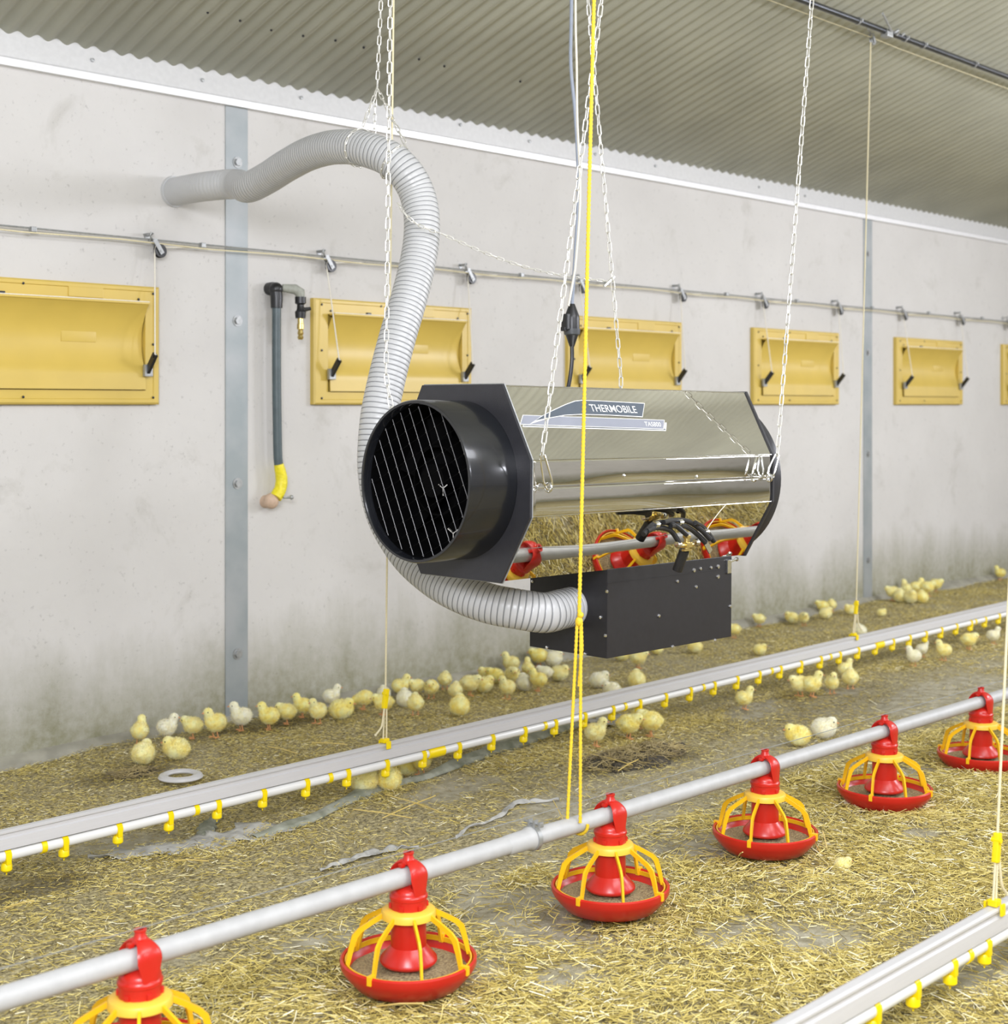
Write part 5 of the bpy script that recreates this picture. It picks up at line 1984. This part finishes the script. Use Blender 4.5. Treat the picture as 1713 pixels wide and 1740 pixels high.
# ================================================================ CHICKS
def chick_body(kind):
    bm = bmesh.new()

    def ell(c, r, rot=0.0, sub=3):
        mt = Matrix.Translation(c) @ Matrix.Rotation(rot, 4, 'Y') @ Matrix.Diagonal((*r, 1))
        bmesh.ops.create_icosphere(bm, subdivisions=sub, radius=1, matrix=mt)
    if kind == 'stand':
        ell((-0.004, 0, 0.058), (0.041, 0.034, 0.035), 0.25)
        ell((0.016, 0, 0.066), (0.026, 0.028, 0.030), 0)
        ell((0.024, 0, 0.084), (0.019, 0.019, 0.022), 0.25)
        ell((0.030, 0, 0.102), (0.0195, 0.0180, 0.0185))
        ell((-0.033, 0, 0.060), (0.014, 0.013, 0.012), -0.5)
        head = V((0.030, 0, 0.102))
    elif kind == 'peck':
        ell((-0.004, 0, 0.056), (0.042, 0.034, 0.034), 0.2)
        ell((0.022, 0, 0.050), (0.024, 0.024, 0.025), 0.3)
        ell((0.040, 0, 0.045), (0.022, 0.019, 0.019), 0.5)
        ell((0.058, 0, 0.034), (0.0175, 0.0150, 0.0155))
        ell((-0.036, 0, 0.062), (0.014, 0.013, 0.012), 0.6)
        head = V((0.058, 0, 0.034))
    elif kind == 'low':
        ell((0.0, 0, 0.057), (0.042, 0.035, 0.035), 0.05)
        ell((0.022, 0, 0.068), (0.024, 0.024, 0.025), 0.3)
        ell((0.037, 0, 0.079), (0.0195, 0.0180, 0.0185))
        ell((-0.035, 0, 0.060), (0.014, 0.013, 0.012), 0.2)
        head = V((0.037, 0, 0.079))
    else:  # rest
        ell((-0.002, 0, 0.034), (0.042, 0.038, 0.036))
        ell((0.022, 0, 0.036), (0.024, 0.024, 0.024), 0)
        ell((0.028, 0, 0.058), (0.0200, 0.0185, 0.0185))
        ell((-0.034, 0, 0.034), (0.014, 0.014, 0.012))
        head = V((0.028, 0, 0.058))
    # wings
    zc = {'stand': 0.060, 'peck': 0.057, 'low': 0.057, 'rest': 0.034}[kind]
    for s_ in (-1, 1):
        ell((-0.006, s_ * 0.030, zc), (0.022, 0.008, 0.014), 0.35, 2)
    me = bpy.data.meshes.new('tmp')
    bm.to_mesh(me)
    bm.free()
    ob = bpy.data.objects.new('tmp', me)
    COL.objects.link(ob)
    md = ob.modifiers.new('r', 'REMESH')
    md.mode = 'VOXEL'
    md.voxel_size = 0.0032
    ms = ob.modifiers.new('s', 'SMOOTH')
    ms.factor = 0.6
    ms.iterations = 7
    bpy.context.view_layer.update()
    e = ob.evaluated_get(bpy.context.evaluated_depsgraph_get())
    m2 = bpy.data.meshes.new_from_object(e)
    COL.objects.unlink(ob)
    bpy.data.objects.remove(ob)
    N = len(m2.vertices)
    cov = np.zeros(N * 3)
    m2.vertices.foreach_get('co', cov)
    cov = cov.reshape(-1, 3)
    nrm = np.array([tuple(v.normal) for v in m2.vertices])
    fcs = [tuple(p.vertices) for p in m2.polygons]
    # down: short soft tapering tufts all over
    r2 = np.random.default_rng(3)
    T = 2200
    pick = r2.integers(0, N, T)
    base = cov[pick]
    nn = nrm[pick] + r2.normal(0, 0.35, (T, 3))
    nn[:, 2] -= 0.05
    nn[:, 0] -= 0.25
    nn /= np.linalg.norm(nn, axis=1)[:, None]
    ln = r2.uniform(0.003, 0.008, T)
    hd = np.linalg.norm(base - np.array(head), axis=1) < 0.019
    ln[hd] *= 0.55
    side = np.cross(nn, r2.normal(0, 1, (T, 3)))
    side /= np.linalg.norm(side, axis=1)[:, None]
    a = base + side * 0.0008 - nn * 0.001
    b = base - side * 0.0008 - nn * 0.001
    c = base + nn * ln[:, None]
    tv = np.stack([a, b, c], 1).reshape(-1, 3)
    allv = np.concatenate([cov, tv])
    tf = [(N + 3 * i, N + 3 * i + 1, N + 3 * i + 2) for i in range(T)]
    m3 = bpy.data.meshes.new('chick_body')
    m3.from_pydata(allv.tolist(), [], fcs + tf)
    m3.polygons.foreach_set('use_smooth', [True] * len(m3.polygons))
    m3.update()
    return m3, head


CH = {}
for kd in ('stand', 'peck', 'low', 'rest'):
    me, head = chick_body(kd)
    me.materials.append(M['down'])
    bd = MB()
    dirx = {'stand': V((1, 0, -0.1)), 'peck': V((0.75, 0, -0.75)), 'low': V((1, 0, -0.25)), 'rest': V((1, 0, -0.2))}[kd].normalized()
    bk = MB().tube([head + dirx * 0.012, head + dirx * 0.021, head + dirx * 0.0275], [0.0046, 0.0030, 0.0006], 8)
    bkm = bk.mesh('beak', M['legs'], smooth=True)
    up = V((0, 1, 0)).cross(dirx) * -1
    ey = MB()
    for s_ in (-1, 1):
        ey.ball(head + dirx * 0.007 + V((0, s_ * 0.0170, 0)) + up * 0.003, 0.0024, 8, 6)
    eym = ey.mesh('eyes', M['eye'], smooth=True)
    lgm = None
    if kd != 'rest':
        lg = MB()
        lg.tube([(0, 0, 0.040), (0.003, 0, 0.020), (-0.001, 0, 0.003)], [0.0042, 0.0022, 0.0022], 7)
        for an in (-0.5, 0.0, 0.5):
            lg.tube([(0, 0, 0.002), (0.018 * math.cos(an), 0.018 * math.sin(an), 0.0015)], [0.0020, 0.0011], 6)
        lg.tube([(0, 0, 0.002), (-0.008, 0, 0.0015)], [0.0018, 0.001], 6)
        lgm = lg.mesh('leg', M['legs'], smooth=True)
    CH[kd] = (me, bkm, eym, lgm)
    me2 = me.copy()
    me2.materials.clear()
    me2.materials.append(M['pale'])
    CH[kd + '_pale'] = (me2, bkm, eym, lgm)

DIRS = {'R': -(math.pi / 2 - PHI), 'L': math.pi - (math.pi / 2 - PHI), 'F': PHI + math.pi, 'B': PHI}
# px, py of the feet, heading, pose, pale?, scale, label
CK = [
    (238, 1268, 'B', 'stand', 0, 1.0, 'yellow chick facing the wall, first from the left along the wall'),
    (244, 1296, 'B', 'rest', 0, 1.2, 'round yellow chick seen from behind, left of the metal ring'),
    (284, 1262, 'R', 'stand', 1, 1.0, 'whitish chick standing between the leftmost chick and a pecking one'),
    (328, 1258, 'L', 'low', 0, 1.0, 'yellow chick stooping left beside the chick next to the galvanised strip'),
    (366, 1257, 'FL', 'stand', 0, 1.1, 'upright chick just left of the galvanised strip foot'),
    (300, 1290, 'L', 'rest', 0, 1.2, 'pale yellow chick crouching directly behind the metal ring'),
    (410, 1243, 'L', 'stand', 1, 1.08, 'cream chick standing upright at the foot of the galvanised strip'),
    (457, 1239, 'L', 'stand', 0, 1.05, 'bright yellow chick standing just right of the galvanised strip'),
    (488, 1229, 'L', 'low', 0, 1.0, 'yellow chick walking left, second right of the galvanised strip'),
    (514, 1218, 'L', 'stand', 0, 0.95, 'yellow chick looking left behind a fluffy front-facing one'),
    (540, 1228, 'FL', 'stand', 0, 1.0, 'fluffy yellow chick facing the camera, third right of the galvanised strip'),
    (562, 1200, 'R', 'stand', 1, 0.95, 'cream chick with raised head looking right beside the wall'),
    (580, 1220, 'R', 'rest', 0, 1.25, 'blurred yellow chick crouching left of the cream cord'),
    (618, 1203, 'L', 'peck', 0, 1.0, 'yellow chick bending left with orange face, left of the cream cord'),
    (652, 1212, 'L', 'low', 0, 1.05, 'yellow chick standing right behind the yellow cord adjuster'),
    (652, 1184, 'B', 'rest', 1, 0.9, 'pale chick behind the one at the cord adjuster, close to the wall'),
    (681, 1180, 'R', 'stand', 0, 1.0, 'tall yellow chick looking right just past the cream cord'),
    (688, 1193, 'B', 'rest', 1, 1.1, 'white-backed chick sitting in front of the tall chick past the cord'),
    (706, 1212, 'B', 'low', 0, 1.05, 'yellow chick seen from behind, nearest the rail past the cream cord'),
    (709, 1178, 'FL', 'low', 0, 0.95, 'yellow chick facing forward right of the tall chick past the cord'),
    (733, 1181, 'F', 'low', 0, 1.0, 'round yellow chick with lowered face, third past the cream cord'),
    (756, 1168, 'B', 'low', 0, 0.95, 'small round yellow chick close to the wall, left of the central flock'),
    (774, 1186, 'B', 'low', 0, 0.95, 'yellow chick behind a lone round one in front of the flock'),
    (781, 1212, 'B', 'rest', 0, 1.25, 'lone round yellow chick nearest the rail left of the flock'),
    (798, 1178, 'R', 'low', 0, 1.1, 'wide yellow chick at the left border of the central flock'),
    (822, 1172, 'R', 'rest', 0, 1.1, 'blurred yellow chick second from left in the central flock'),
    (826, 1150, 'L', 'rest', 0, 0.9, 'small chick at the wall, back left of the central flock'),
    (842, 1155, 'L', 'rest', 0, 1.05, 'crouching pale yellow chick at the back of the central flock'),
    (857, 1140, 'L', 'stand', 0, 1.05, 'upright chick looking left with head above the central flock'),
    (871, 1162, 'F', 'low', 0, 1.1, 'yellow chick in the middle row directly behind the front chick'),
    (862, 1183, 'FL', 'stand', 0, 1.0, 'front chick of the central flock with orange feet showing'),
    (897, 1148, 'B', 'stand', 0, 0.9, 'round chick at the back below the heater box corner'),
    (891, 1170, 'B', 'rest', 1, 1.1, 'pale sitting chick between the front chick and the golden-faced one'),
    (915, 1173, 'L', 'stand', 0, 1.0, 'golden-faced chick looking left at the right front of the central flock'),
    (911, 1132, 'L', 'low', 0, 1.1, 'yellow chick below the left edge of the heater box'),
    (940, 1132, 'R', 'rest', 1, 1.15, 'pale chick resting just under the heater box near the yellow rope'),
    (927, 1157, 'L', 'low', 1, 0.9, 'cream chick behind the golden-faced chick'),
    (950, 1154, 'R', 'rest', 0, 1.1, 'yellow chick resting at the right end of the central flock'),
    (1018, 1166, 'R', 'rest', 1, 1.1, 'blurred pale chick crouching just right of the yellow rope knot end'),
    (1082, 1168, 'B', 'rest', 0, 1.2, 'blurred yellow chick sitting below the heater box, close to the rail'),
    (1084, 1138, 'R', 'low', 0, 1.05, 'yellow chick under the corner of the heater box, head to the right'),
    (1056, 1124, 'L', 'rest', 0, 1.1, 'half hidden yellow chick peeping out under the heater box corner'),
    (1040, 1182, 'L', 'rest', 1, 1.0, 'pale chick half hidden behind the water rail right of the yellow rope'),
    (1117, 1112, 'R', 'rest', 0, 0.8, 'chick barely showing under the lower edge of the heater box'),
    (1181, 1110, 'L', 'rest', 0, 1.0, 'lone yellow chick right below the middle of the heater box'),
    (1248, 1081, 'L', 'low', 0, 0.95, 'yellow chick half hidden behind the right edge of the heater box'),
    (1012, 1268, 'R', 'stand', 0, 1.05, 'yellow chick with stretched neck right of the doubled yellow rope'),
    (1068, 1255, 'R', 'low', 0, 1.15, 'blurred yellow chick in the middle of the group under the near side nipples'),
    (1106, 1250, 'L', 'low', 0, 1.2, 'blurred yellow chick at the right of the group under the near side nipples'),
    (1088, 1238, 'L', 'stand', 0, 0.95, 'yellow chick reaching up at a nipple behind its group'),
    (618, 1343, 'L', 'rest', 0, 1.3, 'blurred yellow chick sitting under the rail left of the cord clip'),
    (662, 1341, 'B', 'rest', 0, 1.2, 'round chick drinking right under the nipple at the cream cord'),
    (690, 1316, 'L', 'rest', 0, 1.05, 'blurred chick under the rail between two nipples right of the cord'),
    (716, 1317, 'FL', 'low', 0, 0.95, 'chick reaching for the nipple next to the yellow pipe coupler'),
    (1280, 1060, 'L', 'low', 0, 0.9, 'yellow chick near the wall just right of the heater box'),
    (1291, 1111, 'R', 'rest', 0, 0.85, 'small lone chick half sunk in litter behind the rail'),
    (1346, 1054, 'L', 'rest', 0, 1.0, 'left chick of the pair near the wall'),
    (1366, 1058, 'F', 'low', 0, 0.95, 'right chick of the pair near the wall'),
    (1391, 1040, 'L', 'low', 0, 0.95, 'back left chick of the trio left of the second suspension cord'),
    (1413, 1039, 'B', 'low', 0, 0.95, 'back right chick of the trio left of the second suspension cord'),
    (1403, 1049, 'R', 'rest', 0, 1.0, 'front chick of the trio left of the second suspension cord'),
    (1446, 1042, 'L', 'rest', 0, 0.95, 'chick directly behind the second cord adjuster by the wall'),
    (1462, 1079, 'B', 'rest', 1, 1.0, 'pale chick right behind the rail at the second suspension cord'),
    (1518, 1022, 'L', 'low', 0, 1.15, 'leftmost chick of the far huddle by the wall'),
    (1530, 1024, 'B', 'rest', 0, 1.3, 'second chick from the left at the front of the far huddle'),
    (1548, 1026, 'F', 'rest', 0, 1.3, 'middle chick at the front of the far huddle'),
    (1567, 1026, 'B', 'rest', 0, 1.2, 'right front chick of the far huddle'),
    (1540, 1014, 'B', 'stand', 0, 1.1, 'middle row chick of the far huddle, left'),
    (1558, 1013, 'R', 'stand', 0, 1.15, 'middle row chick of the far huddle, right'),
    (1576, 1014, 'R', 'low', 0, 1.2, 'chick at the right side of the far huddle'),
    (1590, 1007, 'R', 'low', 0, 1.1, 'rearmost chick at the right tip of the far huddle'),
    (1698, 983, 'L', 'stand', 0, 1.0, 'yellow chick at the wall cut off by the right edge'),
    (1265, 1200, 'R', 'stand', 0, 0.95, 'single thin blurred chick walking between the rail and the feed pipe'),
    (1360, 1180, 'L', 'low', 0, 1.1, 'left chick of the close pair with orange feet under the rail'),
    (1380, 1182, 'R', 'stand', 0, 1.1, 'right chick of the close pair looking up at the nipples'),
    (1414, 1176, 'F', 'stand', 0, 0.95, 'narrow chick facing the camera between the close pair and the tail-up one'),
    (1445, 1168, 'B', 'low', 0, 1.1, 'chick with a dark vent seen from behind under the rail'),
    (1436, 1152, 'R', 'stand', 0, 0.9, 'chick stretching up to a nipple behind the one seen from behind'),
    (1553, 1132, 'L', 'stand', 1, 0.95, 'cream chick standing left with its head under a nipple'),
    (1567, 1118, 'R', 'stand', 1, 0.8, 'blurred pale chick reaching up behind the cream chick'),
    (1604, 1124, 'L', 'stand', 0, 1.0, 'chick with a dark spot standing alone under the right part of the rail'),
    (1646, 1102, 'R', 'low', 0, 1.05, 'yellow chick leaning right near the right end of the rail'),
    (1688, 1092, 'R', 'stand', 1, 0.9, 'white chick next to the right edge under the rail'),
    (1498, 1047, 'R', 'rest', 0, 0.7, 'faint low chick on open litter right of the second suspension cord'),
    (1356, 1262, 'L', 'rest', 0, 1.2, 'blurred yellow chick lying on the straw behind the fourth feeder'),
    (1400, 1252, 'R', 'rest', 1, 1.2, 'blurred whitish chick lying beside another behind the feed pipe'),
    (1432, 1466, 'R', 'rest', 0, 0.6, 'small pale chick sunk in the straw right of the fourth feeder'),
]
for i, (px, py, dr, kd, pale, sc_, lab) in enumerate(CK):
    p = at_z(px, py, 0.008)
    p.y = min(p.y, WY - 0.085)
    p.z = float(ground_h(p.x, p.y)) + 0.008
    if px == 1432:
        p.z -= 0.016
    root = empty('chick', tuple(p), world=False)
    base_a = DIRS['F'] - 0.7 * 1 if dr == 'FL' else DIRS[dr]
    # heading 'FL' looks towards the camera and a little to the left
    if dr == 'FL':
        base_a = DIRS['F'] - 0.75
    a = base_a + random.uniform(-0.25, 0.25)
    root.rotation_euler = (0, 0, a)
    s = sc_ * 1.0
    root.scale = (s, s, s)
    me, bk, ey, lg = CH[kd + ('_pale' if pale else '')]
    for nm, mm in (('body', me), ('beak', bk), ('eyes', ey)):
        if nm != 'body' and px > 1490 and py < 1060:
            continue
        o = bpy.data.objects.new(nm, mm)
        COL.objects.link(o)
        o.parent = root
    if lg:
        for sd, dx in ((-1, 0.004), (1, -0.006)):
            o = bpy.data.objects.new('leg', lg)
            COL.objects.link(o)
            o.parent = root
            o.location = (dx, sd * 0.012, 0)
    tag(root, lab, 'chick', 'yellow chicks on the litter')

# helper property no longer needed
for o in bpy.data.objects:
    if '_w' in o.keys():
        del o['_w']
